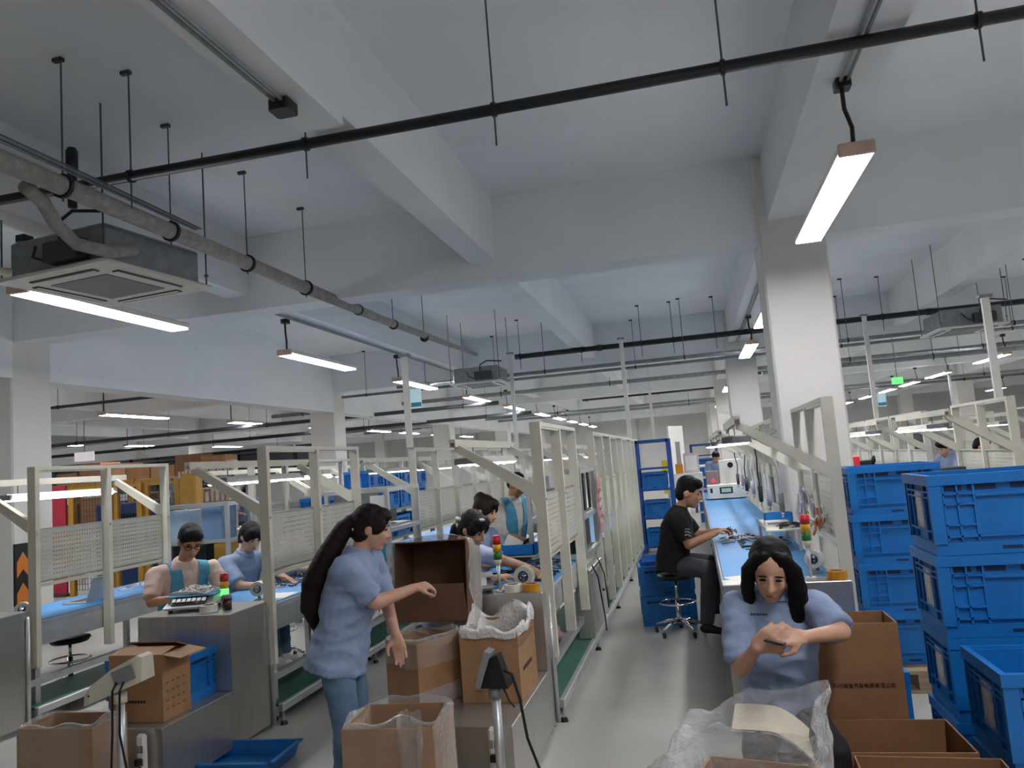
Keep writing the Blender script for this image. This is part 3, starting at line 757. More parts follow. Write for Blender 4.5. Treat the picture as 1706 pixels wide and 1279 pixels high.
# 2  man with glasses and vest
person('man in glasses with blue vest over peach t-shirt at the left line',
       dict(pel=(-4.12, 5.52, .66), neck=(-3.98, 5.40, 1.20), head=(-3.87, 5.33, 1.355), face=(.62, -.55, -.55), up=(.4, -.3, .85), lat=(-.45, .85, 0) if False else (.55, .83, 0),
            shL=(-3.86, 5.58, 1.11), shR=(-4.15, 5.27, 1.11), elL=(-3.74, 5.56, .92), wrL=(-3.66, 5.40, .90), elR=(-4.08, 5.13, .93), wrR=(-3.84, 5.21, .95),
            hipL=(-4.04, 5.62, .6), hipR=(-4.13, 5.45, .6), knL=(-3.75, 5.56, .58), knR=(-3.8, 5.38, .58), anL=(-3.74, 5.56, .22), anR=(-3.76, 5.4, .22), toL=(-3.62, 5.56, .19), toR=(-3.64, 5.4, .19)),
       SHIRTP, TROUG, SHOEK, SKIND, HAIR, False, 1.06, .009, 'short', vest=VEST, glasses=True, sleeve=.85, hands=((None, None, 40), (None, None, 45)), body_w=.93)
# 3  woman behind him
def clipw(h, Q, hs, G, t):
    h.tube([Q(0, -.10, -.02), Q(.0, -.125, -.08), Q(0, -.12, -.15)], [.035, .032, .012], 10)
    for k in range(4):
        a = k*PI/2; c = MB(); c.ell(Q(-.03+.018*math.cos(a), -.135, -.01+.018*math.sin(a)), (.014, .012, .014), None, 8, 6); c.build('hair_flower', TAPEW, t, True)
person('woman in light blue shirt with white hair clip, half hidden behind a frame post',
       dict(pel=(-4.15, 6.32, .66), neck=(-3.97, 6.22, 1.16), head=(-3.87, 6.17, 1.30), face=(.75, -.35, -.55), up=(.5, -.2, .85), lat=(.35, .93, 0),
            shL=(-3.93, 6.42, 1.08), shR=(-4.06, 6.05, 1.08), elL=(-3.75, 6.4, .92), wrL=(-3.56, 6.3, .87), elR=(-3.87, 5.98, .9), wrR=(-3.62, 6.06, .87),
            hipL=(-4.05, 6.4, .6), hipR=(-4.1, 6.24, .6), knL=(-3.75, 6.4, .58), knR=(-3.76, 6.24, .58), anL=(-3.72, 6.4, .22), anR=(-3.72, 6.24, .22), toL=(-3.6, 6.4, .19), toR=(-3.6, 6.24, .19)),
       SHIRT, JEANS, SHOEW, SKIN, HAIR, True, 1.0, .010, 'clip', extra=clipw, sleeve=.85)
# 4  worker behind the pegboard
person('worker in jeans mostly hidden behind the left pegboard, reaching over the bench',
       dict(pel=(-4.15, 7.05, .66), neck=(-3.98, 7.0, 1.15), head=(-3.9, 6.97, 1.29), face=(.8, -.2, -.55), up=(.5, -.1, .85), lat=(.2, .97, 0),
            shL=(-3.96, 7.2, 1.07), shR=(-4.04, 6.84, 1.07), elL=(-3.78, 7.2, .95), wrL=(-3.52, 7.1, .90), elR=(-3.88, 6.78, .94), wrR=(-3.58, 6.86, .90),
            hipL=(-4.05, 7.12, .6), hipR=(-4.08, 6.95, .6), knL=(-3.78, 7.1, .58), knR=(-3.72, 6.92, .56), anL=(-3.72, 7.1, .22), anR=(-3.62, 6.9, .22), toL=(-3.6, 7.1, .19), toR=(-3.48, 6.88, .19)),
       SHIRTL, JEANS, SHOER, SKIN, HAIR, True, 1.0, .011, 'short', sleeve=.6)
# 5  woman with the flower clip, middle line
def ex5(h, Q, hs, G, t):
    h.tube([Q(0, -.10, .0), Q(.0, -.14, -.08), Q(0, -.13, -.22), Q(0, -.10, -.3)], [.035, .04, .034, .012], 10)
    for k in range(5):
        a = k*2*PI/5; c = MB(); c.ell(Q(-.055, -.105+.026*math.cos(a), .0+.026*math.sin(a)), (.016, .018, .018), None, 8, 6); c.build('hair_flower', TAPEW, t, True)
    c = MB(); c.ell(Q(-.04, .055, .105), (.03, .012, .012)); c.build('hair_clip', TAPEW, t, True)
person('woman in lilac shirt with white flower clip reaching over the middle bench',
       dict(pel=(-2.0, 5.86, .66), neck=(-1.80, 5.80, 1.15), head=(-1.70, 5.755, 1.285), face=(.80, -.30, -.52), up=(.45, -.2, .85), lat=(.3, .95, 0),
            shL=(-1.76, 5.99, 1.08), shR=(-1.86, 5.63, 1.06), elL=(-1.5, 5.98, .99), wrL=(-1.30, 5.86, .95), elR=(-1.70, 5.52, .89), wrR=(-1.50, 5.62, .93),
            hipL=(-1.95, 5.94, .6), hipR=(-2.0, 5.78, .6), knL=(-1.65, 5.94, .58), knR=(-1.68, 5.78, .58), anL=(-1.6, 5.94, .22), anR=(-1.62, 5.78, .22), toL=(-1.48, 5.94, .19), toR=(-1.5, 5.78, .19)),
       SHIRTL, JEANS, SHOEP, SKIN, HAIR, True, 1.1, .009, 'clip', extra=ex5, sleeve=.72, hands=(((.7, -.5, -.3), (.2, -.2, .9), 25), ((.8, .4, .05), (0, -.2, .9), 35)))
# 6  woman with the bun
person('woman in blue-grey shirt with brown hair in a bun at the middle bench',
       dict(pel=(-2.14, 6.98, .68), neck=(-1.99, 6.92, 1.20), head=(-1.90, 6.87, 1.355), face=(.85, -.22, -.40), up=(.4, -.1, .9), lat=(.25, .96, 0),
            shL=(-1.95, 7.12, 1.11), shR=(-2.05, 6.74, 1.11), elL=(-1.78, 7.1, .92), wrL=(-1.55, 7.02, .88), elR=(-1.9, 6.66, .9), wrR=(-1.62, 6.76, .88),
            hipL=(-2.05, 7.06, .62), hipR=(-2.1, 6.9, .62), knL=(-1.75, 7.06, .6), knR=(-1.76, 6.9, .6), anL=(-1.55, 7.05, .23), anR=(-1.36, 6.98, .22), toL=(-1.4, 7.03, .2), toR=(-1.23, 6.96, .19)),
       SHIRT, JEANS, SHOEP, SKIN, HAIRB, True, 1.08, .010, 'bun', sleeve=.8)
# 7  standing man with vest
person('standing man with blue vest over white shirt at the middle line',
       dict(pel=(-1.98, 7.98, .86), neck=(-1.90, 7.95, 1.41), head=(-1.83, 7.90, 1.535), face=(.70, -.40, -.60), up=(.45, -.25, .8), lat=(.5, .86, 0),
            shL=(-1.80, 8.12, 1.33), shR=(-2.03, 7.79, 1.33), elL=(-1.70, 8.1, 1.08), wrL=(-1.52, 8.0, .98), elR=(-2.0, 7.70, 1.06), wrR=(-1.75, 7.72, .98),
            hipL=(-1.95, 8.06, .82), hipR=(-2.0, 7.9, .82), knL=(-1.95, 8.06, .45), knR=(-2.0, 7.9, .45), anL=(-1.97, 8.06, .09), anR=(-2.02, 7.9, .09), toL=(-1.84, 8.04, .04), toR=(-1.9, 7.86, .04)),
       SHIRTW, TROUG, SHOEK, SKIND, HAIR, False, 1.0, .010, 'short', vest=VEST, sleeve=1.3)
# printed emblem and embroidered name: thin strokes laid on the cloth
from mathutils.bvhtree import BVHTree
def strokes(root, lines, d, m, name, r=.004):
    sh = [c for c in root.children if c.name.startswith('shirt')][0]
    tree = BVHTree.FromPolygons([v.co.copy() for v in sh.data.vertices], [tuple(p.vertices) for p in sh.data.polygons]); d = Vector(d).normalized(); base = root.location
    for ln in lines:
        pts = []
        for p in ln:
            hit = tree.ray_cast(Vector(p) - base - d*.5, d)
            if hit[0] is not None: pts.append(hit[0] - d*.002)
        if len(pts) > 1: MB().tube(pts, r, 5).build(name, m, sh)
rnd = random.Random(4)
em = []
for k in range(11):
    z0 = .92 + .020*k; w = .055*(1 - abs(k-4)/9); em.append([V(-.12 - w + j*w*.5 + .01*rnd.uniform(-1, 1) + .004*k, 7.5, z0 + .016*rnd.uniform(-1, 1)) for j in range(5)])
strokes(PMAN, em, (.35, 1, 0), mat('print_white', '#C9C6BC', .8, var=0), 'printed_emblem', .0035)
strokes(PWOM, [[V(.165 + .012*k + .004*j, 3.2, 1.035 + .006*((j+k) % 2)) for j in range(3)] for k in range(6)], (0, 1, 0), mat('embroidery', '#2A3040', .8, var=0), 'embroidered_name', .0025)
# far figures
def far_person(label, x, y, zh, face, shirt, hairstyle='short'):
    f = V(face).normalized(); l = V(0, 0, 1).cross(f)*1.0
    c = V(x, y, 0); up = V(0, 0, 1)
    P3 = lambda a, b, z: c + l*a + f*b + up*z
    d = zh - .14
    person(label, dict(pel=P3(0, -.12, d-.56), neck=P3(0, -.05, d-.03), head=P3(0, .02, zh-.0-.11), face=f*.9 + V(0, 0, -.4), up=(0, 0, 1), lat=l,
        shL=P3(.19, -.05, d-.12), shR=P3(-.19, -.05, d-.12), elL=P3(.22, .06, d-.36), wrL=P3(.12, .26, d-.36), elR=P3(-.22, .06, d-.36), wrR=P3(-.12, .26, d-.36),
        hipL=P3(.09, -.08, d-.6), hipR=P3(-.09, -.08, d-.6), knL=P3(.1, .28, d-.62), knR=P3(-.1, .28, d-.62), anL=P3(.1, .3, max(.08, d-1.0)), anR=P3(-.1, .3, max(.08, d-1.0)), toL=P3(.1, .42, .05), toR=P3(-.1, .42, .05)),
        shirt, TROUK, SHOEK, SKIN, HAIR, True, 1.0, .016, hairstyle, feet=False)
far_person('distant worker behind the white test machine on the right line', .45, 17.2, 1.68, (-.3, -1, 0), SHIRT)
far_person('distant dark-haired worker above the blue crates, nearest the column', 2.95, 14.0, 1.42, (.9, -.3, 0), SHIRTP)
far_person('distant worker in the right hall left of the bench frame post', 3.45, 12.0, 1.62, (-.9, -.4, 0), SHIRT)
far_person('distant worker in the right hall at the far right bench', 3.95, 12.2, 1.6, (.9, -.3, 0), SHIRTP)
far_person('distant worker beyond the yellow rack posts on the left', -8.6, 13.6, 1.72, (.6, -.8, 0), SHIRT)
bpy.data.objects.remove(RO); bpy.data.scenes.remove(TMP); bpy.data.batch_remove(SCRATCH)
# ------------------------------------------------------------------ crates, cartons, bags, packing things
def rot2(x, y, a): return (x*math.cos(a)-y*math.sin(a), x*math.sin(a)+y*math.cos(a))
def crate_mesh(L, Wd, H):
    """folding crate: local x = length, y = depth, origin at base centre; returns list of (part name, mesh)"""
    hx, hy = L/2, Wd/2; i = .022; th = .008
    b = MB()
    b.box(-hx+i, hx-i, -hy+i, hy-i, .004, .016)
    b.box(-hx+i, hx-i, -hy+i, -hy+i+th, .01, H-.01); b.box(-hx+i, hx-i, hy-i-th, hy-i, .01, H-.01)
    b.box(-hx+i, -hx+i+th, -hy+i, hy-i, .01, H-.01); b.box(hx-i-th, hx-i, -hy+i, hy-i, .01, H-.01)
    b.box(-hx+.012, hx-.012, -hy+.012, -hy+i, 0, .055); b.box(-hx+.012, hx-.012, hy-i, hy-.012, 0, .055)
    b.box(-hx+.012, -hx+i, -hy+i, hy-i, 0, .055); b.box(hx-i, hx-.012, -hy+i, hy-i, 0, .055)
    r = MB()   # top rim
    for a in ((-hx, hx, -hy, -hy+i+.002), (-hx, hx, hy-i-.002, hy)): r.box(a[0], a[1], a[2], a[3], H-.045, H)
    for a in ((-hx, -hx+i+.002), (hx-i-.002, hx)): r.box(a[0], a[1], -hy+i, hy-i, H-.045, H)
    g = MB()   # ribs
    d = .014
    def ribs(sy):
        y0, y1 = sorted((sy*(hy-i), sy*(hy-i+d)))
        y2, y3 = sorted((sy*(hy-i), sy*(hy-.004)))
        for s in (-1, 1):
            xa, xb = sorted((s*(hx-.004), s*(hx-.055))); g.box(xa, xb, y2, y3, .05, H-.04)
            for f in (.62, .80): g.box(s*L*f/2-.004, s*L*f/2+.004, y0, y1, .06, H-.045)
            xa, xb = sorted((s*(hx-.055), s*L*.21))
            for z in (.13, .22, H-.085): g.box(xa, xb, y0, y1, z-.004, z+.004)
        g.box(-L*.21, -L*.195, y0, y1, .06, H-.045); g.box(L*.195, L*.21, y0, y1, .06, H-.045)
        g.box(-L*.2, L*.2, y0, y1, H-.10, H-.085); g.box(-hx+.05, hx-.05, y0, y1, .075, .085)
    ribs(-1); ribs(1)
    for s in (-1, 1):
        x0, x1 = sorted((s*(hx-i), s*(hx-i+d)))
        for f in (-.8, -.45, .45, .8): g.box(x0, x1, hy*f-.004, hy*f+.004, .06, H-.045)
        for z in (.10, H-.10, H-.075): g.box(x0, x1, -hy+.03, hy-.03, z-.004, z+.004)
    k = MB()   # dark strips, coloured as the shadow inside the grip slots
    for s in (-1, 1):
        y0, y1 = sorted((s*(hy-i), s*(hy-i+.003)))
        for a in (-.36, -.14, .14, .36): k.box(L*a-.06, L*a+.055, y0, y1, H-.072, H-.048)
        k.box(-.04, .04, *sorted((s*(hy-.012), s*(hy-.0105))), .02, .034)
    for s in (-1, 1):
        x0, x1 = sorted((s*(hx-i), s*(hx-i+.003))); k.box(x0, x1, -.07, .07, H-.07, H-.048)
    return [('crate_body', b.mesh('crate_body', CRATE)), ('crate_rim', r.mesh('crate_rim', CRATE)), ('crate_ribs', g.mesh('crate_ribs', CRATE)), ('grip_slot_shade', k.mesh('grip_slot_shade', mat('slot_shadow_blue', '#0A2A52', .6, var=0)))]
CR_BIG = crate_mesh(.62, .42, .35)
CR_MID = crate_mesh(.56, .40, .30)
def crate(label, loc, rz=0, parts=CR_BIG, group=None, card=None):
    t = thing('plastic_crate', label, 'crate', loc, rz, group)
    for n, me in parts: link(n, me, t)
    if card:
        MB().obox(card, (.004, .11, .17)).build('label_card', BAGM, t)
        MB().obox((card[0]*.994, card[1]+.01, card[2]), (.003, .07, .11)).build('label_card', PAPER, t)
    return t
# near stack, right edge
pz0 = .15
def pallet(label, x0, x1, y0, y1):
    t = thing('wooden_pallet', label, 'pallet', ((x0+x1)/2, (y0+y1)/2, 0)); hx, hy = (x1-x0)/2, (y1-y0)/2
    for k in range(5): MB().box(-hx, hx, -hy+k*(2*hy-.1)/4, -hy+k*(2*hy-.1)/4+.1, .125, .148).build('deck_board', CARDK, t)
    for xx in (-hx, -.04, hx-.08): MB().box(xx, xx+.08, -hy, hy, .02, .125).build('stringer', CARDK, t)
    for k in range(3): MB().box(-hx, hx, -hy+k*(2*hy-.1)/2, -hy+k*(2*hy-.1)/2+.1, 0, .02).build('bottom_board', CARDK, t)
    return t
pallet('wooden pallet under the near stack of blue crates', .96, 1.66, 3.72, 4.22)
pallet('wooden pallet under the rear stack of blue crates', .98, 1.75, 5.85, 6.65)
POS = ['bottom', 'second', 'third', 'top']
for k in range(4):
    crate('blue folding crate, %s of the near stack at the right edge' % POS[k], (1.29 + .006*(k % 2), 3.97, pz0 + .352*k), 0, CR_BIG, 'near stack of blue crates', (-.31+.012, 0, .19))
for k in range(4):
    crate('blue folding crate, %s of the rear stack by the column' % POS[k], (1.36 + .008*(k % 2), 6.22, pz0 + .345*k), 0, CR_BIG, 'rear stack of blue crates')
crate('open blue crate in front of the near crate stack', (1.27, 3.29, .54), 0, CR_BIG, None, (-.31+.012, 0, .19))
crate('blue crate supporting the open crate at the right edge', (1.27, 3.29, .188), 0, CR_BIG)
t = thing('folded_crate', 'flat folded blue crate under the two crates at the right edge', 'crate', (1.27, 3.29, 0))
MB().bbox(-.31, .31, -.21, .21, .0, .186, .01).build('crate_body', CRATE, t)
for z in (.05, .12): MB().box(-.315, .315, -.215, .215, z, z+.02).build('crate_rim', CRATE, t)
crate('blue crate on the floor behind the stool of the man in black', (-.42, 8.35, .0), .1, CR_MID)
crate('blue crate stacked on the one behind the stool of the man in black', (-.42, 8.36, .302), .12, CR_MID)
crate('blue crate holding a carton on the left steel shelf', (-3.52, 4.53, .402), 0, CR_MID)
t = crate('blue crate behind the tall carton beside the seated woman', (.62, 4.35, .0), .1, CR_MID)
crate('blue crate stacked behind the tall carton', (.62, 4.36, .302), .05, CR_MID)

# shallow blue tray on the floor
t = thing('blue_tray', 'shallow blue plastic tray lying on the floor', 'tray', (-2.93, 4.50, 0), .05)
mb = MB(); mb.box(-.25, .25, -.18, .18, 0, .008)
for s in (-1, 1):
    mb.add([(-.25, s*.18, 0), (.25, s*.18, 0), (.275, s*.2, .085), (-.275, s*.2, .085), (-.25, s*.172, .004), (.25, s*.172, .004), (.27, s*.192, .085), (-.27, s*.192, .085)], [(0, 1, 2, 3), (7, 6, 5, 4), (3, 2, 6, 7)])
    mb.add([(s*.25, -.18, 0), (s*.25, .18, 0), (s*.275, .2, .085), (s*.275, -.2, .085), (s*.242, -.18, .004), (s*.242, .18, .004), (s*.267, .2, .085), (s*.267, -.2, .085)], [(0, 1, 2, 3), (7, 6, 5, 4), (3, 2, 6, 7)])
mb.build('tray_body', CRATE, t)
mb = MB()
for s in (-1, 1): mb.box(-.29, .29, *sorted((s*.19, s*.212)), .08, .092); mb.box(*sorted((s*.265, s*.29)), -.212, .212, .08, .092)
mb.build('tray_rim', CRATE, t)

# ---- cartons
def carton(label, loc, L, Wd, H, rz=0, flaps=(None, None, None, None), m=CARD, cat='carton', tilt=None, group=None, closed=False):
    """open carton, origin at base centre; flaps front(-y), back(+y), left(-x), right(+x): opening angle from vertical, None = no flap"""
    t = thing('carton', label, cat, loc, rz, group)
    if tilt: t.rotation_euler = tilt
    hx, hy, th = L/2, Wd/2, .006
    MB().box(-hx, hx, -hy, hy, 0, th).build('base', m, t)
    for nm, a in (('side_wall', (-hx, hx, -hy, -hy+th)), ('side_wall', (-hx, hx, hy-th, hy)), ('end_wall', (-hx, -hx+th, -hy+th, hy-th)), ('end_wall', (hx-th, hx, -hy+th, hy-th))):
        MB().box(*a, th, H).build(nm, m, t)
    fl = min(L, Wd)/2*.98
    for k, an in enumerate(flaps):
        if an is None: continue
        a = math.radians(an); out = V([(0, -1, 0), (0, 1, 0), (-1, 0, 0), (1, 0, 0)][k])
        along = V(1, 0, 0) if k < 2 else V(0, 1, 0); half = hx-.003 if k < 2 else hy-.003
        b0 = out*(hy-th/2 if k < 2 else hx-th/2) + V(0, 0, H); d = out*math.sin(a) + V(0, 0, 1)*math.cos(a); nrm = out*math.cos(a) - V(0, 0, 1)*math.sin(a)
        vs = [b0 + along*s*half + d*q + nrm*w for w in (-th/2, th/2) for q, s in ((0, -1), (0, 1), (fl, .98), (fl, -.98))]
        mb = MB(); mb.add(vs, [(3, 2, 1, 0), (4, 5, 6, 7), (0, 1, 5, 4), (1, 2, 6, 5), (2, 3, 7, 6), (3, 0, 4, 7)])
        mb.build('flap', m, t)
    if closed:
        MB().box(-hx, hx, -hy, 0, H-.004, H).build('flap', m, t); MB().box(-hx, hx, .001, hy, H-.004, H).build('flap', m, t)
        MB().box(-.025, .025, -hy-.001, hy+.001, H, H+.0008).build('tape_strip', BAGM, t)
    return t
def liner(t, L, Wd, H, top=.05, drop=.16, seed=1, m=None, amp=.02):
    """thin film bag lining a carton: inside wall, over the rim, hanging outside"""
    mb = MB(); n = 64; rows = []
    prof = [(-.012, H*.35), (-.010, H*.7), (-.006, H-.02), (.004, H+top*.5), (.014, H+top*.25), (.012, H-.03), (.014, H-drop*.6), (.016, H-drop)]
    for j, (off, z) in enumerate(prof):
        ring = []
        for i in range(n):
            a = 2*PI*i/n; c, s = math.cos(a), math.sin(a); e = 8.
            k = (abs(c)**e + abs(s)**e)**(-1/e); x, y = c*k*(L/2+off), s*k*(Wd/2+off)
            w = noise.noise(V(x*9+seed, y*9, z*7))*amp*(1.6 if j in (3, 4) else .35); wz = noise.noise(V(x*6, y*6+seed, 3))*amp*2.2*(1 if j >= 3 else 0)
            if j in (0, 1, 2): w = -abs(w)
            elif j > 4: w = abs(w)
            ring.append(V(x*(1+w*2), y*(1+w*2), z + wz))
        rows.append(ring)
    mb.skin(rows, (False, False)); return mb.build('bag_liner', m or BAG, t, True)
WRIT = '苏州瑞速汽车电器有限公司'
# right foreground
t = carton('tall open carton with printed company name beside the seated woman', (.555, 3.70, .46), .40, .25, .51, 0, (None, None, None, None), CARDB)
text('printed_lettering', WRIT, .021, PRINT, t, (.04, -.1265, .255), (PI/2, 0, 0))
carton('closed carton under the tall printed carton', (.555, 3.70, 0), .41, .26, .455, 0, m=CARDB, closed=True)
carton('wide open carton on the floor before the printed carton', (.64, 3.33, 0), .48, .36, .60, math.radians(1), (None, None, None, None), CARDB)
t = carton('wide open carton nearest the bottom right corner with clear bags inside', (.69, 2.935, 0), .48, .36, .60, math.radians(-2), (None, None, None, None), CARDB)
mb = MB(); mb.ell((.12, -.06, .47), (.06, .05, .045)); o = mb.build('clear_pouch', BAGM, t, True)
# big bag in the foreground
t = carton('open carton lined with a huge clear plastic bag in the foreground', (.10, 2.62, 0), .40, .36, .70, math.radians(-14), (None, None, None, None), CARD)
def bigbag(t):
    mb = MB(); n = 72; m = 26; rows = []
    for j in range(m):
        f = j/(m-1); ring = []
        for i in range(n):
            a = 2*PI*i/n; c, s = math.cos(a), math.sin(a); e = 6
            k = (abs(c)**e + abs(s)**e)**(-1/e); x, y = c*k*.208, s*k*.188
            if f < .3: z = .50 + f/.3*.22; g = 1.0
            else: z = .72 + (f-.3)/.7*.20; g = 1.0 + (f-.3)*.42
            lean = max(0, f-.3)
            q = V(x*7, y*7, z*9 + 5)
            w = noise.noise(q)*.09*max(0, f-.2) + noise.noise(q*2.7)*.05*max(0, f-.15)
            px_ = x*(g+w*3) - lean*.10; py_ = y*(g+w*3) + lean*.10
            sag = lean*lean*.55*(max(0, -c)**1.0)*.9
            zz = z + w*.5 - sag + lean*.04*math.sin(3*a+1)
            ring.append(V(px_, py_, zz))
        rows.append(ring)
    mb.skin(rows, (False, False)); mb.build('bag_liner', BAGM, t, True)
    mb = MB(); rows = []
    for j in range(14):
        f = j/13; ring = []
        for i in range(n):
            a = 2*PI*i/n; c, s = math.cos(a), math.sin(a); e = 8
            k = (abs(c)**e + abs(s)**e)**(-1/e); z = .715 - f*.36; q = V(c*3, s*3, z*8); w = abs(noise.noise(q))*.03*f + .004
            ring.append(V(c*k*(.203+w), s*k*(.183+w), z))
        rows.append(ring)
    mb.skin(rows, (False, False)); mb.build('bag_skirt', BAGM, t, True)
bigbag(t)
# left foreground
t = carton('open carton lined with a clear bag at the bottom left', (-3.44, 3.68, 0), .46, .27, .55, math.radians(2), m=CARD)
liner(t, .46, .27, .55, .03, .50, 3)
t = carton('brown carton with flaps part open on the left steel shelf', (-3.375, 4.22, .402), .37, .26, .385, 0, (-80, -68, None, 100), CARD)
mb = MB()
for k in range(9): mb.box(-.11+k*.02, -.095+k*.02, -.1312, -.1302, .11, .125)
mb.build('printed_marks', PRINT, t)
mb = MB()
for r_ in range(4):
    for k in range(4): mb.box(.1852, .1862, -.10+k*.05, -.075+k*.05, .06+r_*.05, .072+r_*.05)
mb.build('printed_marks', mat('faint_ink', '#7D5D40', .8, var=0), t)
for k in range(3):
    carton('closed carton, %s of the stack at the left edge' % ['bottom', 'middle', 'top'][k], (-5.12, 4.28, .05 + .215*k), .44, .40, .21, .02, m=CARDB, closed=True, group='cartons stacked at the left edge')
t = thing('wooden_pallet', 'small pallet under the cartons at the left edge', 'pallet', (-5.12, 4.28, 0)); MB().box(-.23, .23, -.21, .21, .03, .05).build('deck_board', CARDK, t)
for xx in (-.23, .15): MB().box(xx, xx+.08, -.21, .21, 0, .03).build('stringer', CARDK, t)
# middle
t = carton('open carton lined with a clear bag on the middle steel shelf', (-1.69, 4.47, .402), .34, .28, .37, math.radians(62), m=CARD)
liner(t, .34, .28, .37, .05, .14, 5)
mb = MB(); mb.box(-.172, .172, -.148, -.141, .0, .10); mb.build('tape_strip', BAGM, t)
t = carton('large carton with clear bag hanging out in front of the standing woman', (-1.47, 3.52, .10), .43, .36, .52, math.radians(3), m=CARD)
liner(t, .43, .36, .52, .06, .40, 9)
mb = MB()
mb.sheet(lambda u, v: V(.06+u*.11 + .02*noise.noise(V(u*5, v*6, 1)), -.19 + .03*noise.noise(V(u*4, v*5, 2)) - .02*math.sin(v*3), .60 - v*.55 + .03*noise.noise(V(u*6, v*3, 7))), 14, 30); mb.build('bag_tail', BAGM, t, True)
t = thing('platform_scale', 'grey platform scale under the large bagged carton', 'scale', (-1.47, 3.52, 0), 0)
MB().bbox(-.25, .25, -.22, .22, .03, .095, .01).build('weighing_plate', STEEL, t)
for sx in (-.2, .2):
    for sy in (-.17, .17): MB().cyl((sx, sy, 0), (sx, sy, .03), .02, n=10).build('foot', BLK, t)
t = carton('carton with white plastic liner on the middle steel shelf', (-1.265, 4.64, .402), .35, .46, .39, 0, m=CARD)
mb = MB(); mb.box(.1752, .1762, -.14, .10, .15, .175); mb.build('printed_marks', PRINT, t)
mb = MB(); mb.box(.1752, .176, -.23, .23, .30, .345); mb.build('tape_strip', mat('kraft_tape', '#8F6A48', .4), t)
mb = MB()
for r_ in range(3):
    for k in range(3): mb.box(-.10+k*.07, -.06+k*.07, -.2312, -.2302, .06+r_*.03, .07+r_*.03)
mb.build('printed_marks', mat('faint_ink', '#7D5D40', .8, var=0), t)
mb = MB(); n = 60; rows = []
for j, (off, z, k) in enumerate([(-.02, .30, 0), (-.015, .37, .3), (.0, .405, .8), (.008, .44, 1.4), (.016, .41, 1), (.014, .37, .5)]):
    ring = []
    for i in range(n):
        a = 2*PI*i/n; c, s = math.cos(a), math.sin(a); q = (abs(c)**8 + abs(s)**8)**(-1/8)
        h = noise.noise(V(c*2.2+4, s*2.2, .5))*.06*k + (.06*max(0, c)*max(0, s)*k)
        w = noise.noise(V(c*4, s*4, z*8))*.05*k
        ring.append(V(c*q*(.175+off)*(1+w), s*q*(.23+off)*(1+w), z + h))
    rows.append(ring)
mb.skin(rows, (False, False)); mb.build('bag_liner', BAGW, t, True)
# carton held open with its bag towards the camera
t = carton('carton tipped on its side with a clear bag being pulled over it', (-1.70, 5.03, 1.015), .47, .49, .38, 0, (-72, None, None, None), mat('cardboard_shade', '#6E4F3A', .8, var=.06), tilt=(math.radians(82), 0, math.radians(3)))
mb = MB(); n = 64; rows = []
for j in range(14):
    f = j/13; ring = []
    for i in range(n):
        a = 2*PI*i/n; c, s = math.cos(a), math.sin(a); q = (abs(c)**8 + abs(s)**8)**(-1/8)
        z = .02 + f*.40; g = .012 + .03*max(0, f-.2) + .05*max(0, -s)*f
        w = noise.noise(V(c*3, s*3, z*9))*.03*(f+.2)
        ring.append(V(c*q*(.235+g+w), s*q*(.245+g*.8+w*.7) - .03*f*max(0, -s), z + noise.noise(V(c*2.5, s*2.5, 3))*.03*f))
    rows.append(ring)
mb.skin(rows, (False, False)); mb.build('plastic_bag', BAG, t, True)
mb = MB(); mb.sheet(lambda u, v: V(-.25 + u*.52, -.265 - v*.10 - .04*math.sin(u*PI), .41 - v*.22 + .04*noise.noise(V(u*5, v*5, 3))), 30, 14); mb.build('bag_tail', BAGM, t, True)
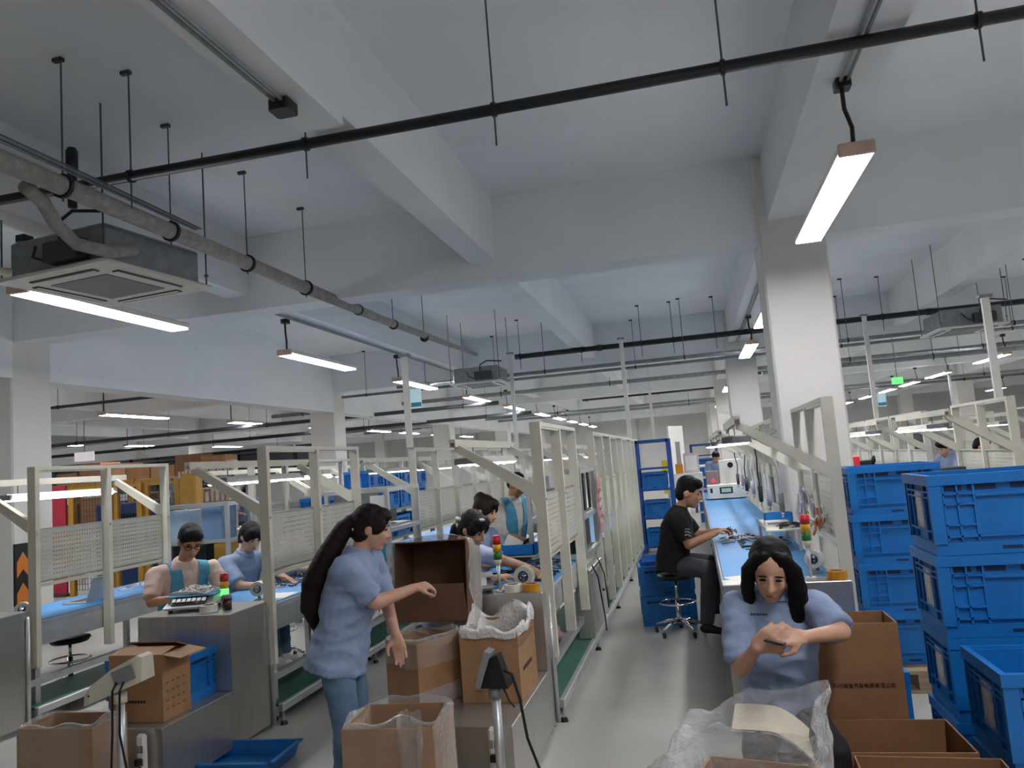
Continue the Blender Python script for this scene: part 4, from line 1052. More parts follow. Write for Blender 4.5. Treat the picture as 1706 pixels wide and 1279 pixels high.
# ---- scale indicator heads on posts
def indicator(label, loc, rz, dark):
    t = thing('scale_indicator', label, 'scale', loc, rz)
    h = .70
    MB().cyl((0, 0, .0), (0, 0, h), .022, n=14).build('post', ALU, t, True)
    MB().bbox(-.09, .09, -.07, .07, 0, .02, .006).build('base_plate', STEEL, t)
    MB().cyl((0, 0, h-.03), (0, 0, h+.02), .034, n=14).build('collar', GALV if dark else IVORY, t, True)
    mb = MB()
    if not dark:
        # wedge housing, long axis along x, nose to -x
        sec = [(-.19, .025, .05, .02), (-.15, .045, .085, .035), (-.02, .06, .125, .07), (.13, .065, .14, .085), (.16, .06, .12, .08)]
        rings = []
        for x, w, u, d in sec:
            rings.append([V(x, -w, h+.03+x*.35), V(x, w, h+.03+x*.35), V(x, w*.8, h+.03+u+x*.35), V(x, -w*.8, h+.03+u+x*.35)])
        mb.skin(rings); mb.build('housing', IVORY, t)
        MB().obox((.065, -.064, h+.125), (.12, .012, .075), Matrix.Rotation(math.radians(-19), 3, 'Y')).build('rear_panel', MGREY, t)
        for k, xx in enumerate((.03, .07)):
            MB().tube([(xx, -.072, h+.09), (xx+.01, -.12, h+.06), (xx+.005, -.12, h-.15), (xx-.02+.05*k, -.10, h-.35), (.03-.04*k, -.05, h-.55)], .006, 6).build('cable', BLK, t)
        MB().cyl((-.15, -.036, h+.02), (-.15, -.042, h+.02), .006, n=8).build('screw', BLK, t)
    else:
        rings = [[V(-.06, -.04, h+.02), V(.075, -.05, h+.02), V(.075, .05, h+.02), V(-.06, .05, h+.02)], [V(-.045, -.03, h+.14), V(.03, -.04, h+.17), V(.03, .04, h+.17), V(-.045, .04, h+.14)]]
        mb.skin(rings); mb.build('housing', BLK, t)
        mb = MB(); mb.skin([[V(-.085, -.055, h+.03), V(-.06, -.055, h+.02), V(-.06, .055, h+.02), V(-.085, .055, h+.03)], [V(-.03, -.045, h+.19), V(-.0, -.045, h+.18), V(-.0, .045, h+.18), V(-.03, .045, h+.19)]]); mb.build('front_plate', MGREY, t)
        MB().tube([(.06, -.04, h+.10), (.10, -.06, h+.09), (.13, -.06, h-.02), (.15, -.05, h-.2), (.19, -.02, h-.35), (.17, -.0, h-.5), (.13, .02, h-.52)], .007, 6).build('cable', BLK, t)
        MB().tube([(.05, -.045, h+.03), (.08, -.06, h-.03), (.10, -.05, h-.06)], .005, 6).build('cable', BLK, t)
    return t
indicator('ivory scale indicator head on a steel post at the bottom left', (-3.05, 3.58, 0), .1, False)
indicator('black scale indicator head on a steel post before the middle shelf', (-1.02, 3.62, 0), 0, True)
def strip(label, loc, rz, n=4):
    t = thing('power_strip', label, 'power strip', loc, rz)
    MB().bbox(-.03, .03, -.02, .02, 0, .36, .014).build('strip_body', WHITEP, t)
    for k in range(n):
        for xx in (-.012, .012): MB().box(xx-.009, xx+.009, -.0225, -.019, .05+k*.07, .09+k*.07).build('socket', MGREY, t)
    MB().bbox(-.018, .018, -.05, -.02, .2, .235, .006).build('plug', BLK, t)
    MB().tube([(0, -.05, .215), (.03, -.07, .21), (.06, -.06, .17), (.08, -.04, .16)], .005, 6).build('cable', BLK, t)
    return t
strip('white upright power strip at the left steel shelf', (-3.24, 3.965, .02), 0)
strip('white upright power strip at the middle steel shelf', (-1.15, 3.99, .05), 0)
# ------------------------------------------------------------------ things on and around the benches
BZ = .864
def stool(label, x, y, h=.58, rz=0):
    t = thing('work_stool', label, 'stool', (x, y, 0), rz)
    for k in range(5):
        a = 2*PI*k/5; d = V(math.cos(a), math.sin(a), 0)
        MB().tube([V(0, 0, .13), d*.10 + V(0, 0, .125), d*.24 + V(0, 0, .075)], [.02, .018, .014], 10).build('base_leg', CHROME, t, True)
        MB().cyl(d*.24 + V(-.012, 0, .028), d*.24 + V(.012, 0, .028), .028, n=12).build('caster', BLK, t)
    MB().cyl((0, 0, .10), (0, 0, .32), .024, n=14).build('gas_column', CHROME, t, True)
    MB().cyl((0, 0, .30), (0, 0, h-.05), .014, n=12).build('piston', CHROME, t, True)
    MB().tube([(.17*math.cos(2*PI*i/24), .17*math.sin(2*PI*i/24), .30) for i in range(25)], .009, 8).build('foot_ring', CHROME, t, True)
    mb = MB(); mb.skin([mb.ring((0, 0, h-.05), V(1, 0, 0), V(0, 1, 0), .15, .15, 24), mb.ring((0, 0, h-.02), V(1, 0, 0), V(0, 1, 0), .175, .175, 24), mb.ring((0, 0, h-.005), V(1, 0, 0), V(0, 1, 0), .165, .165, 24), mb.ring((0, 0, h), V(1, 0, 0), V(0, 1, 0), .13, .13, 24)])
    mb.build('seat', BLK, t, True)
    return t
stool('chrome star-base stool under the man in black', -.30, 7.80, .575, .3)
stool('chrome star-base stool under the man in glasses', -4.13, 5.53, .53)
stool('chrome star-base stool under the woman behind the frame post', -4.16, 6.33, .53, .4)
stool('chrome star-base stool under the hidden worker at the left line', -4.16, 7.06, .53, .2)
stool('chrome star-base stool under the woman with the flower clip', -2.02, 5.87, .53, .1)
stool('chrome star-base stool under the woman with the bun', -2.15, 6.99, .55)
stool('empty chrome stool below the leftmost bench', -5.72, 6.1, .50, .35)
stool('stool the seated woman with the phone sits on', .27, 3.66, .47, .2)
# floor-standing blue support for the far workers: simple benches' stools
for lb, x, y, h in (('stool of the distant worker behind the test machine', .49, 17.3, .86), ('stool of the distant worker above the crates', 2.85, 14.05, .59), ('stool of the distant worker left of the right hall post', 3.57, 12.06, .79), ('stool of the distant worker at the far right bench', 3.84, 12.24, .77), ('stool of the distant worker beyond the yellow rack', -8.66, 13.68, .9)):
    stool(lb, x, y, h)
# phone and booklet of the seated woman
t = thing('smartphone', 'dark smartphone held in the seated woman\'s hands', 'phone', (.235, 3.215, .985)); t.rotation_euler = (math.radians(12), math.radians(10), math.radians(78))
MB().bbox(-.075, .075, -.036, .036, 0, .009, .004).build('phone_body', BLK, t)
MB().box(-.07, .07, -.032, .032, .009, .0095).build('screen', GLASSD, t)
for k in range(2): MB().cyl((-.055+.022*k, -.02, -.002), (-.055+.022*k, -.02, 0), .008, n=10).build('camera_lens', DGREY, t)
t = thing('booklet', 'cream booklet lying open on the seated woman\'s lap', 'book', (.20, 3.27, .665)); t.rotation_euler = (math.radians(16), math.radians(6), math.radians(-8))
mb = MB(); mb.sheet(lambda u, v: V(-.15+u*.15, -.09+v*.17, .01 + .014*math.sin(u*PI*.5)), 10, 3); mb.sheet(lambda u, v: V(u*.18, -.09+v*.17 - u*.06, .024 - .10*u*u), 10, 3)
mb.build('pages', CREAMP, t, True)
mb = MB(); mb.sheet(lambda u, v: V(-.155+u*.155, -.093+v*.176, .002 + .014*math.sin(u*PI*.5)), 10, 3); mb.sheet(lambda u, v: V(u*.185, -.093+v*.176 - u*.06, .016 - .10*u*u), 10, 3)
mb.build('cover', TAPEW, t, True)

# signal towers
def tower(label, loc, lit=None, h=.17):
    t = thing('signal_tower', label, 'signal light', loc)
    MB().cyl((0, 0, 0), (0, 0, .012), .032, n=14).build('base', WHITEP, t); MB().cyl((0, 0, .01), (0, 0, h), .010, .013, n=12).build('stem', ALU, t, True)
    MB().cyl((0, 0, h), (0, 0, h+.035), .018, .029, n=14).build('socket', IVORY, t, True)
    z = h+.035
    for nm, m in (('green_lens', GRN if lit else mat('lens_green', '#2E7D3A', .3)), ('yellow_lens', mat('lens_yellow', '#D9A51E', .3)), ('red_lens', RED)):
        MB().cyl((0, 0, z), (0, 0, z+.05), .0295, n=18).build(nm, m, t, True); z += .051
    MB().cyl((0, 0, z), (0, 0, z+.006), .029, .022, n=18).build('cap', RED, t, True)
    return t
tower('lit signal tower with glowing green lens beside the man in glasses', (-3.42, 5.08, .902), True, .03)
tower('red, yellow and green signal tower on the middle steel cabinet', (-1.37, 5.16, .902), None, .18)
tower('red, yellow and green signal tower on the right steel cabinet', (.63, 5.17, .902), None, .20)
# tape rolls on stands and tape dispensers
def roll(label, loc, rz, r=.055):
    t = thing('tape_roll', label, 'tape', loc, rz); n = 24
    mb = MB(); c = V(0, 0, r+.035)
    ro = lambda rr, y: [c + V(rr*math.cos(2*PI*i/n), y, rr*math.sin(2*PI*i/n)) for i in range(n)]
    mb.skin([ro(r*.55, -.028), ro(r, -.028), ro(r, .028), ro(r*.55, .028), ro(r*.55, -.028)], (False, False)); mb.build('tape', TAPEW, t)
    mb = MB(); mb.skin([ro(r*.48, -.03), ro(r*.54, -.03), ro(r*.54, .03), ro(r*.48, .03), ro(r*.48, -.03)], (False, False)); mb.build('core', BLK, t)
    MB().cyl(c + V(0, -.075, 0), c + V(0, .04, 0), .007, n=10).build('spindle', CHROME, t); MB().bbox(-.03, .03, -.04, .05, 0, .012, .003).build('stand_base', MGREY, t)
    MB().box(-.012, .012, .036, .042, .01, r+.045).build('stand_upright', MGREY, t)
    return t
roll('upright white tape roll on the left bench by the frame post', (-3.36, 5.42, BZ), .35)
roll('upright white tape roll on the middle bench beside the signal tower', (-1.24, 5.36, BZ), -.15, .07)
roll('upright tape roll with black core on the right bench', (.72, 5.62, BZ), -.5, .06)
roll('upright white tape roll on the leftmost bench', (-5.42, 5.3, .804), .6)
def flat_tape(label, loc, m, rz=0):
    t = thing('packing_tape', label, 'tape', loc, rz); n = 24
    mb = MB(); ro = lambda rr, z: [V(rr*math.cos(2*PI*i/n), rr*math.sin(2*PI*i/n), z) for i in range(n)]
    mb.skin([ro(.04, 0), ro(.06, 0), ro(.06, .05), ro(.04, .05), ro(.04, 0)], (False, False)); mb.build('tape', m, t)
    mb = MB(); mb.skin([ro(.037, 0), ro(.04, 0), ro(.04, .05), ro(.037, .05), ro(.037, 0)], (False, False)); mb.build('core', CARD, t)
    return t
flat_tape('cream tape roll lying on the middle steel cabinet', (-1.27, 5.13, .902), TAPEW)
flat_tape('amber packing tape roll on the middle steel cabinet', (-1.145, 5.13, .902), TAPEY)
flat_tape('amber packing tape roll on the right steel cabinet', (.775, 5.13, .902), TAPEY)
flat_tape('cream tape roll before the left weighing scale', (-3.36, 4.80, .902), TAPEW)
# counting scales
def counting_scale(label, loc, rz, big):
    t = thing('counting_scale', label, 'scale', loc, rz)
    mb = MB(); mb.skin([[V(-.16, -.14, .02), V(.16, -.14, .02), V(.16, .14, .02), V(-.16, .14, .02)], [V(-.17, -.15, .035), V(.17, -.15, .035), V(.17, .14, .05), V(-.17, .14, .05)], [V(-.15, -.04, .085), V(.15, -.04, .085), V(.15, .13, .085), V(-.15, .13, .085)]]); mb.build('scale_body', MGREY if not big else mat('scale_silver', '#B4B7BA', .4), t)
    M = Matrix.Rotation(math.radians(62) if not big else math.radians(35), 3, 'X')
    MB().obox((.0, -.10, .068), (.24, .065, .012), M if big else M).build('display_panel', WHITEP if not big else BLK, t)
    MB().obox((-.03, -.105, .073), (.13, .04, .012), M).build('lcd_screen', LCD if not big else DGREY, t)
    if big:
        for k in range(7): MB().obox((-.105+.035*k, -.107, .076), (.024, .03, .012), M).build('key', WHITEP, t)
    MB().bbox(-.17, .17, -.09, .14, .098, .106, .004).build('weighing_plate', VEST if big else STEEL, t)
    MB().cyl((0, .03, .08), (0, .03, .1), .05, n=14).build('plate_mount', BLK, t)
    for sx in (-.13, .13):
        for sy in (-.11, .11): MB().cyl((sx, sy, 0), (sx, sy, .022), .014, n=10).build('foot', BLK, t)
    return t
counting_scale('silver counting scale with teal plate on the left steel cabinet', (-3.58, 4.96, .902), math.radians(14), True)
counting_scale('grey counting scale with lit display on the middle steel cabinet', (-1.60, 5.20, .902), math.radians(18), False)
t = thing('glass_jar', 'dark jar beside the left weighing scale', 'jar', (-3.27, 4.88, .902)); MB().cyl((0, 0, 0), (0, 0, .075), .032, n=16).build('jar_body', mat('dark_red_jar', '#3A1518', .2), t, True); MB().cyl((0, 0, .075), (0, 0, .1), .034, n=16).build('lid', MGREY, t, True)

# wire harness heaps
def harness(label, loc, n, rx, ry, h, cols, seed, r=.004, cat='wire harness'):
    rnd = random.Random(seed); t = thing('wire_harness', label, cat, loc)
    for k in range(n):
        pts = []; a = rnd.uniform(0, 2*PI); x, y = rnd.uniform(-rx, rx)*.5, rnd.uniform(-ry, ry)*.5
        for j in range(9):
            a += rnd.uniform(-1.2, 1.2); x += math.cos(a)*rx*.3; y += math.sin(a)*ry*.3
            x = max(-rx, min(rx, x)); y = max(-ry, min(ry, y)); e = 1 - (x/rx)**2*.5 - (y/ry)**2*.5
            pts.append(V(x, y, r + max(0, rnd.uniform(.1, 1)*h*e)))
        MB().tube(pts, r*rnd.uniform(.8, 1.5), 5).build('wire', cols[k % len(cols)], t)
    for k in range(max(3, n//4)):
        x, y = rnd.uniform(-rx, rx)*.8, rnd.uniform(-ry, ry)*.8; M = Matrix.Rotation(rnd.uniform(0, 3), 3, 'Z')
        MB().obox((x, y, .012+rnd.uniform(0, h*.5)), (.04, .022, .02), M).build('connector', cols[(k+1) % len(cols)], t)
    return t
DK = [BLK, DGREY, BLK, mat('plum_plastic', '#3A2030', .5)]
WT = [WHITEP, mat('wire_grey', '#A9A7A6', .5), TAPEW, mat('wire_pinkish', '#C9B3B6', .5)]
harness('dark wire harness heap under the flower-clip woman\'s hands', (-1.40, 5.98, BZ), 26, .26, .22, .09, DK, 1)
harness('dark wire harness heap farther along the middle bench', (-1.36, 6.62, BZ), 18, .24, .25, .06, DK, 2)
harness('dark harness with blue straps near the middle bench edge', (-1.62, 5.66, BZ), 10, .14, .16, .04, [NAVY, BLK], 3)
harness('black cables and plugs on the left bench behind the post', (-3.62, 6.35, BZ), 18, .2, .3, .08, DK, 4)
harness('dark harness heap before the hidden worker on the left bench', (-3.55, 7.0, BZ), 18, .22, .2, .12, DK, 5)
harness('white cable bundle on the left weighing scale', (-3.60, 5.0, 1.008), 26, .15, .10, .05, WT, 6)
harness('white cables in the hands of the man in glasses', (-3.74, 5.30, BZ), 14, .1, .1, .12, WT, 7)
harness('white and black harness parts before the man in black', (.36, 7.72, BZ), 20, .2, .22, .05, [WHITEP, BLK, DGREY, WHITEP], 8)
harness('black harness trailing across the right bench', (.55, 7.35, BZ), 10, .22, .35, .03, [BLK, DGREY], 9)
harness('dark reddish part held by the man in black', (.27, 7.80, .93), 8, .05, .05, .07, [mat('reddish_part', '#5A3030', .5)], 10)
harness('white clutter on the leftmost bench', (-5.55, 6.9, .804), 10, .16, .2, .04, WT + [RED], 11)
harness('clear bags and strips on the right steel cabinet', (.36, 5.18, .902), 10, .14, .08, .03, [WHITEP, BLK], 12)
harness('clear wrapped parts beside the signal tower on the right cabinet', (.50, 5.45, BZ), 10, .1, .12, .05, WT, 13)
harness('cables hanging coiled on the right shelf', (.72, 6.95, 1.046), 10, .1, .12, .04, [BLK, DGREY], 14)
for lb, x, y, z, rz in (('white paper sheet on the middle bench', -1.35, 5.52, BZ, .2), ('white paper sheet on the left bench by the tape roll', -3.3, 5.62, BZ, .1), ('white paper notes on the right bench', .25, 5.5, BZ, .4)):
    t = thing('paper_sheet', lb, 'paper', (x, y, z), rz); MB().box(-.1, .1, -.14, .14, 0, .0015).build('sheet', PAPER, t)
# laptop and printer on the leftmost bench
t = thing('laptop', 'open silver laptop seen from behind on the leftmost bench', 'laptop', (-5.60, 6.15, .804), math.radians(100))
MB().bbox(-.16, .16, -.11, .11, 0, .016, .006).build('laptop_base', ALU, t)
mb = MB(); mb.obox((0, -.15, .115), (.32, .008, .22), Matrix.Rotation(math.radians(18), 3, 'X')); mb.build('lid', mat('laptop_silver', '#AEB1B4', .45, .1), t)
MB().box(-.14, .14, -.08, .05, .016, .018).build('keyboard', DGREY, t)
t = thing('label_printer', 'grey label printer at the far end of the leftmost bench', 'printer', (-5.62, 7.25, .804))
MB().bbox(-.11, .11, -.12, .12, 0, .13, .02).build('printer_body', MGREY, t); MB().box(-.08, .08, -.128, -.118, .04, .06).build('paper_slot', BLK, t); MB().bbox(-.1, .1, -.05, .11, .13, .16, .01).build('printer_lid', IVORY, t)
t = thing('tablet_tray', 'flat white tray on the leftmost bench by the printer', 'tray', (-5.45, 7.55, .804)); MB().bbox(-.14, .14, -.1, .1, 0, .03, .008).build('tray_body', WHITEP, t)

# aluminium test rigs between the frames
def rig(label, x0, x1, y0, y1, z0, z1, fill):
    t = thing('test_rig', label, 'test rig', ((x0+x1)/2, (y0+y1)/2, z0)); hx, hy, h = (x1-x0)/2, (y1-y0)/2, z1-z0; s = .02
    for a in (-hx, hx):
        for b in (-hy, hy): MB().box(a-s, a+s, b-s, b+s, 0, h).build('upright', ALU, t)
    for z in (s, h*.45, h-s):
        for a in (-hx, hx): MB().box(a-s, a+s, -hy+s, hy-s, z-s, z+s).build('rail', ALU, t)
        for b in (-hy, hy): MB().box(-hx+s, hx-s, b-s, b+s, z-s, z+s).build('rail', ALU, t)
    for (a, b, c, d, e, f, m, nm) in fill:
        MB().bbox(a*hx, b*hx, c*hy, d*hy, e*h, f*h, .006).build(nm, m, t)
    return t
rig('aluminium test rig with black slots on the middle line', -1.52, -1.04, 6.98, 7.95, BZ, 1.66, [(-.8, .8, -.9, .9, .43, .50, ALU, 'deck_plate'), (-.6, .5, -.7, -.2, .5, .8, MGREY, 'instrument'), (-.5, .6, .1, .7, .5, .72, DGREY, 'instrument'), (.75, .9, -.6, .3, .05, .4, BLK, 'cable_duct'), (-.5, .5, -.5, .5, .04, .22, BLK, 'power_unit'), (.86, .93, -.85, -.55, .5, .96, BLK, 'slot_strip'), (.86, .93, -.2, .05, .5, .96, BLK, 'slot_strip'), (.86, .93, .5, .75, .5, .96, BLK, 'slot_strip')])
rig('aluminium test rig with grey cabinet on the left line', -3.62, -2.98, 7.15, 8.0, BZ, 1.62, [(-.8, .8, -.9, .9, .43, .50, ALU, 'deck_plate'), (-.9, -.3, -.8, .8, .5, .95, MGREY, 'instrument'), (.0, .5, -.5, .5, .52, .7, DGREY, 'instrument'), (-.8, .7, -.7, .7, .04, .2, VEST, 'blue_bin'), (.2, .75, -.6, -.55, .6, .9, WHITEP, 'paper_note')])
rig('glazed aluminium test rig at the leftmost line', -6.02, -5.15, 7.75, 8.2, .81, 1.58, [(-.9, -.3, -.5, .5, .4, .92, mat('pale_blue_panel', '#8FA6B8', .5), 'instrument'), (.1, .7, -.6, .6, .45, .95, mat('steel_blue', '#6C86A8', .5), 'instrument'), (-.8, .2, -.6, .5, .03, .4, BLK, 'monitor'), (.4, .8, -.5, .5, .05, .4, YEL, 'parts_box')])
t = thing('steel_enclosure', 'steel control enclosure below the middle test rig', 'cabinet', (-1.10, 7.45, .155)); MB().bbox(-.06, .085, -.45, .45, 0, .60, .006).build('enclosure_body', STEEL, t); MB().box(.085, .09, -.4, .4, .05, .56).build('enclosure_door', STEEL, t); MB().cyl((.09, .3, .3), (.11, .3, .3), .012, n=10).build('latch', BLK, t)
MB().tube([(.09, -.3, .62), (.12, -.2, .5), (.13, .0, .1), (.12, .1, -.05)], .007, 6).build('cable', BLK, t); MB().tube([(.09, .1, .64), (.12, .3, .45), (.12, .42, .1)], .006, 6).build('cable', BLK, t)
t = thing('notice_sheet', 'pinkish red hand-written notice hanging on the middle frames', 'notice', (-.995, 7.98, .98))
mb = MB(); mb.sheet(lambda u, v: V(.012*math.sin(v*9), -.16+u*.26, v*.58), 6, 16); mb.build('sheet', mat('notice_pink', '#D9989A', .6, alpha=.75), t)
for k in range(6): MB().tube([V(.012, -.11+.02*random.random()+j*.045, .52-k*.085+.02*random.uniform(-1, 1)) for j in range(5)], .006, 5).build('red_scrawl', PINKR, t)
t = thing('parts_bin', 'blue parts bin with papers on the middle bench beside the standing man', 'bin', (-1.66, 7.0, BZ+.06)); 
mb = MB(); mb.box(-.17, .17, -.1, .1, 0, .008); mb.box(-.17, .17, -.1, -.092, 0, .1); mb.box(-.17, .17, .092, .1, 0, .1); mb.box(-.17, -.162, -.1, .1, 0, .1); mb.box(.162, .17, -.1, .1, 0, .1); mb.build('bin_body', CRATE, t)
MB().obox((-.04, .0, .1), (.16, .01, .12), Matrix.Rotation(.5, 3, 'Y')).build('papers', PAPER, t); MB().obox((.05, .02, .1), (.18, .012, .03), Matrix.Rotation(-.5, 3, 'Y')).build('marker', BLK, t); MB().obox((.07, .03, .09), (.1, .012, .03), Matrix.Rotation(-.4, 3, 'Y')).build('yellow_tool', YELB, t)
t = thing('bin_stand', 'small grey stand carrying the blue parts bin', 'stand', (-1.66, 7.0, BZ)); MB().box(-.18, .18, -.11, .11, .05, .06).build('stand_top', CREAM, t)
for s in (-.16, .16): MB().box(s-.01, s+.01, -.1, .1, 0, .05).build('stand_leg', CREAM, t)

# right line: shelf, bin, hanging tools, test machine
t = thing('bench_shelf', 'grey shelf raised over the right bench', 'shelf', (.66, 7.30, BZ)); MB().bbox(-.14, .14, -.5, .5, .165, .18, .004).build('shelf_board', CREAM, t)
for y in (-.48, .48):
    for s in (-.12, .12): MB().box(s-.012, s+.012, y-.012, y+.012, 0, .165).build('shelf_leg', CREAM, t)
MB().box(-.145, -.14, -.5, .5, .16, .20).build('shelf_lip', CREAM, t)
t = thing('parts_bin', 'bright blue parts bin on the shelf of the right line', 'bin', (.68, 7.42, BZ+.182))
mb = MB(); mb.box(-.12, .12, -.08, .08, 0, .006); mb.box(-.12, .12, -.08, -.073, 0, .085); mb.box(-.12, .12, .073, .08, 0, .085); mb.box(-.12, -.113, -.08, .08, 0, .085); mb.box(.113, .12, -.08, .08, 0, .085); mb.build('bin_body', mat('bright_blue_bin', '#1E86DC', .4), t)
t = thing('white_box', 'small white box on the shelf of the right line', 'box', (.64, 7.16, BZ+.182)); MB().bbox(-.1, .1, -.06, .06, 0, .04, .004).build('box_body', WHITEP, t); MB().box(-.08, .08, -.061, -.0595, .01, .03).build('box_label', MGREY, t)
PURP = mat('lilac_hose', '#B9B4C8', .5)
for k in range(9):
    y = 7.15 + .72*k + (.1 if k % 2 else 0); nm = ORD[k]
    if 7.35 < y < 7.55: y = 7.2
    t = thing('hanging_tool', 'pneumatic tool hanging over the right bench, %s from the front' % nm, 'tool', (.70 - .03*(k % 3), y, 1.16), k*.7)
    MB().cyl((0, 0, 0), (0, 0, .16), .022, .026, n=12).build('tool_body', [MGREY, PURP, DGREY][k % 3], t, True); MB().cyl((0, 0, -.05), (0, 0, 0), .008, .014, n=10).build('tool_bit', CHROME, t, True)
    MB().tube([(0, 0, .16), (.01, .01, .3), (-.02, .0, .45), (.0, .01, .56)], .008, 6).build('hose', [PURP, WHITEP, BLK][k % 3], t)
    MB().tube([(.03*math.cos(a*.7), .03*math.sin(a*.7), .56 + a*.008) for a in range(24)], .004, 5).build('spring_coil', GALV, t)
t = thing('tool_rail', 'overhead steel rail carrying the tools of the right line', 'rail', (.68, 10.4, 1.75)); MB().box(-.02, .02, -3.6, 3.6, -.02, .02).build('rail_bar', CREAM, t)
for y in (8.75, 10.33, 11.98, 13.63): MB().box(0, .17, y-10.4-.012, y-10.4+.012, .02, .05).build('rail_bracket', CREAM, t)
harness('white and lilac cable bundle hanging on the right pegboard', (.80, 5.9, 1.1), 12, .06, .2, .32, [PURP, WHITEP, TAPEW, mat('wire_orange', '#B9663A', .5)], 21, .007)
harness('lilac hose bundle hanging on the right pegboard farther back', (.80, 6.5, 1.1), 9, .05, .18, .34, [PURP, WHITEP], 22, .008)
for k in range(6):
    t = thing('hanging_sleeve', 'grey document sleeve hung over the right bench, %s from the front' % ORD[k], 'sleeve', (.80, 8.95+.8*k, 1.12), .0); MB().obox((0, 0, .14), (.02, .22, .28)).build('sleeve_sheet', [MGREY, WHITEP][k % 2], t); MB().cyl((0, 0, .28), (0, 0, .34), .004, n=5).build('hook', CHROME, t)
t = thing('test_machine', 'white test machine with small lit display at the end of the right bench', 'machine', (.52, 14.2, BZ))
MB().bbox(-.36, .38, -.2, .2, .02, .26, .015).build('machine_body', WHITEP, t); MB().box(-.15, .07, -.206, -.198, .10, .21).build('display_bezel', BLK, t); MB().box(-.12, .04, -.209, -.205, .12, .19).build('lcd_screen', LCD, t); MB().box(-.31, -.27, -.206, -.198, .12, .2).build('switch', BLK, t)
MB().bbox(-.12, .28, .05, .07, .26, .68, .01).build('back_panel', WHITEP, t); MB().cyl((.08, .05, .58), (.08, .046, .58), .05, n=18).build('round_emblem', BLK, t)
MB().bbox(-.36, -.14, -.1, .1, .26, .5, .01).build('fixture', mat('pinkish_grey', '#8A7676', .4), t); MB().cyl((-.24, -.1, .33), (-.24, -.106, .33), .03, n=12).build('red_lamp', REDG, t)
for s in (-.3, .3): MB().cyl((s, 0, 0), (s, 0, .02), .02, n=8).build('foot', BLK, t)
# far racks down the aisle
def rack(label, x0, x1, y0, y1, h, m, levels):
    t = thing('storage_rack', label, 'rack', ((x0+x1)/2, (y0+y1)/2, 0)); hx, hy = (x1-x0)/2, (y1-y0)/2
    for a in (-hx, hx):
        for b in (-hy, hy): MB().box(a-.035, a+.035, b-.03, b+.03, 0, h).build('upright', m, t)
    MB().box(-hx, hx, -hy-.03, -hy+.03, h-.06, h).build('beam', m, t)
    for z in levels: MB().box(-hx, hx, -hy, hy, z-.03, z).build('shelf_board', m, t)
    return t
rack('blue storage rack with crates standing across the far aisle', -1.02, -.44, 14.0, 14.5, 2.0, RACKB, (.12, .62, 1.12, 1.5))
CR_S = crate_mesh(.46, .36, .30)
for k, z in enumerate((.12, .62, 1.12)): crate('blue crate on the %s shelf of the aisle rack' % ['lowest', 'second', 'third'][k], (-.73, 14.24, z), 0, CR_S)
t = thing('blue_mat', 'blue floor mat before the aisle rack', 'mat', (-.8, 13.3, 0)); MB().bbox(-.25, .3, -.5, .5, 0, .01, .003).build('mat_sheet', CRATED, t)
rack('navy storage rack farther down the aisle', -.08, .62, 22.5, 23.1, 1.92, NAVY, (.2, .7, 1.2, 1.6))
crate('blue crate on the upper shelf of the navy rack', (.3, 22.8, 1.2), 0, CR_S); crate('blue crate on the middle shelf of the navy rack', (.2, 22.8, .7), 0, CR_S)
t = thing('yellow_sign', 'yellow sign board with black lettering down the aisle', 'sign', (-.68, 20.4, .7)); MB().box(-.17, .17, -.01, .01, 0, .85).build('sign_board', YELB, t); MB().box(-.02, .02, .01, .03, -.7, .5).build('sign_post', ALU, t)
text('lettering', '让', .34, BLK, t, (0, -.013, .42), (PI/2, 0, 0))
t = thing('white_board', 'tall white door panel standing open down the aisle', 'panel', (-.42, 20.0, 0), math.radians(65)); MB().box(-.4, .4, -.02, .02, .1, 2.4).build('panel_sheet', PAPER, t); MB().box(-.42, .42, -.03, .03, 0, .1).build('panel_foot', ALU, t); MB().box(-.1, .15, -.025, -.02, 1.3, 2.0).build('poster', MGREY, t)
t = thing('desk', 'cream desk down the aisle behind the man in black', 'desk', (-.25, 17.0, 0)); MB().bbox(-.38, .38, -.3, .3, 1.0, 1.28, .01).build('desk_top', WHITEP, t)
for a in (-.35, .35):
    for b in (-.26, .26): MB().box(a-.02, a+.02, b-.02, b+.02, 0, 1.0).build('leg', ALU, t)
t = thing('monitor_box', 'pale pink square box on the aisle desk', 'box', (-.08, 17.0, 1.28)); MB().bbox(-.16, .16, -.1, .1, 0, .42, .012).build('box_body', mat('pale_pink_plastic', '#CDBBBE', .5), t); MB().bbox(-.12, .12, -.104, -.098, .06, .36, .004).build('box_face', PAPER, t)
t = thing('orange_bin', 'small orange bin on the aisle desk', 'bin', (-.34, 16.95, 1.28)); MB().bbox(-.08, .08, -.08, .08, 0, .2, .01).build('bin_body', TAPEY, t); MB().bbox(-.07, .07, -.07, .07, .2, .21, .004).build('bin_lid', YEL, t)
t = thing('drawer_tower', 'white drawer tower with blue drawers down the aisle', 'drawers', (.2, 18.5, 0)); MB().bbox(-.22, .22, -.2, .2, 0, 1.4, .01).build('drawer_body', WHITEP, t)
for k in range(5): MB().bbox(-.19, .19, -.215, -.2, .1+.26*k, .31+.26*k, .006).build('drawer', CRATED, t)
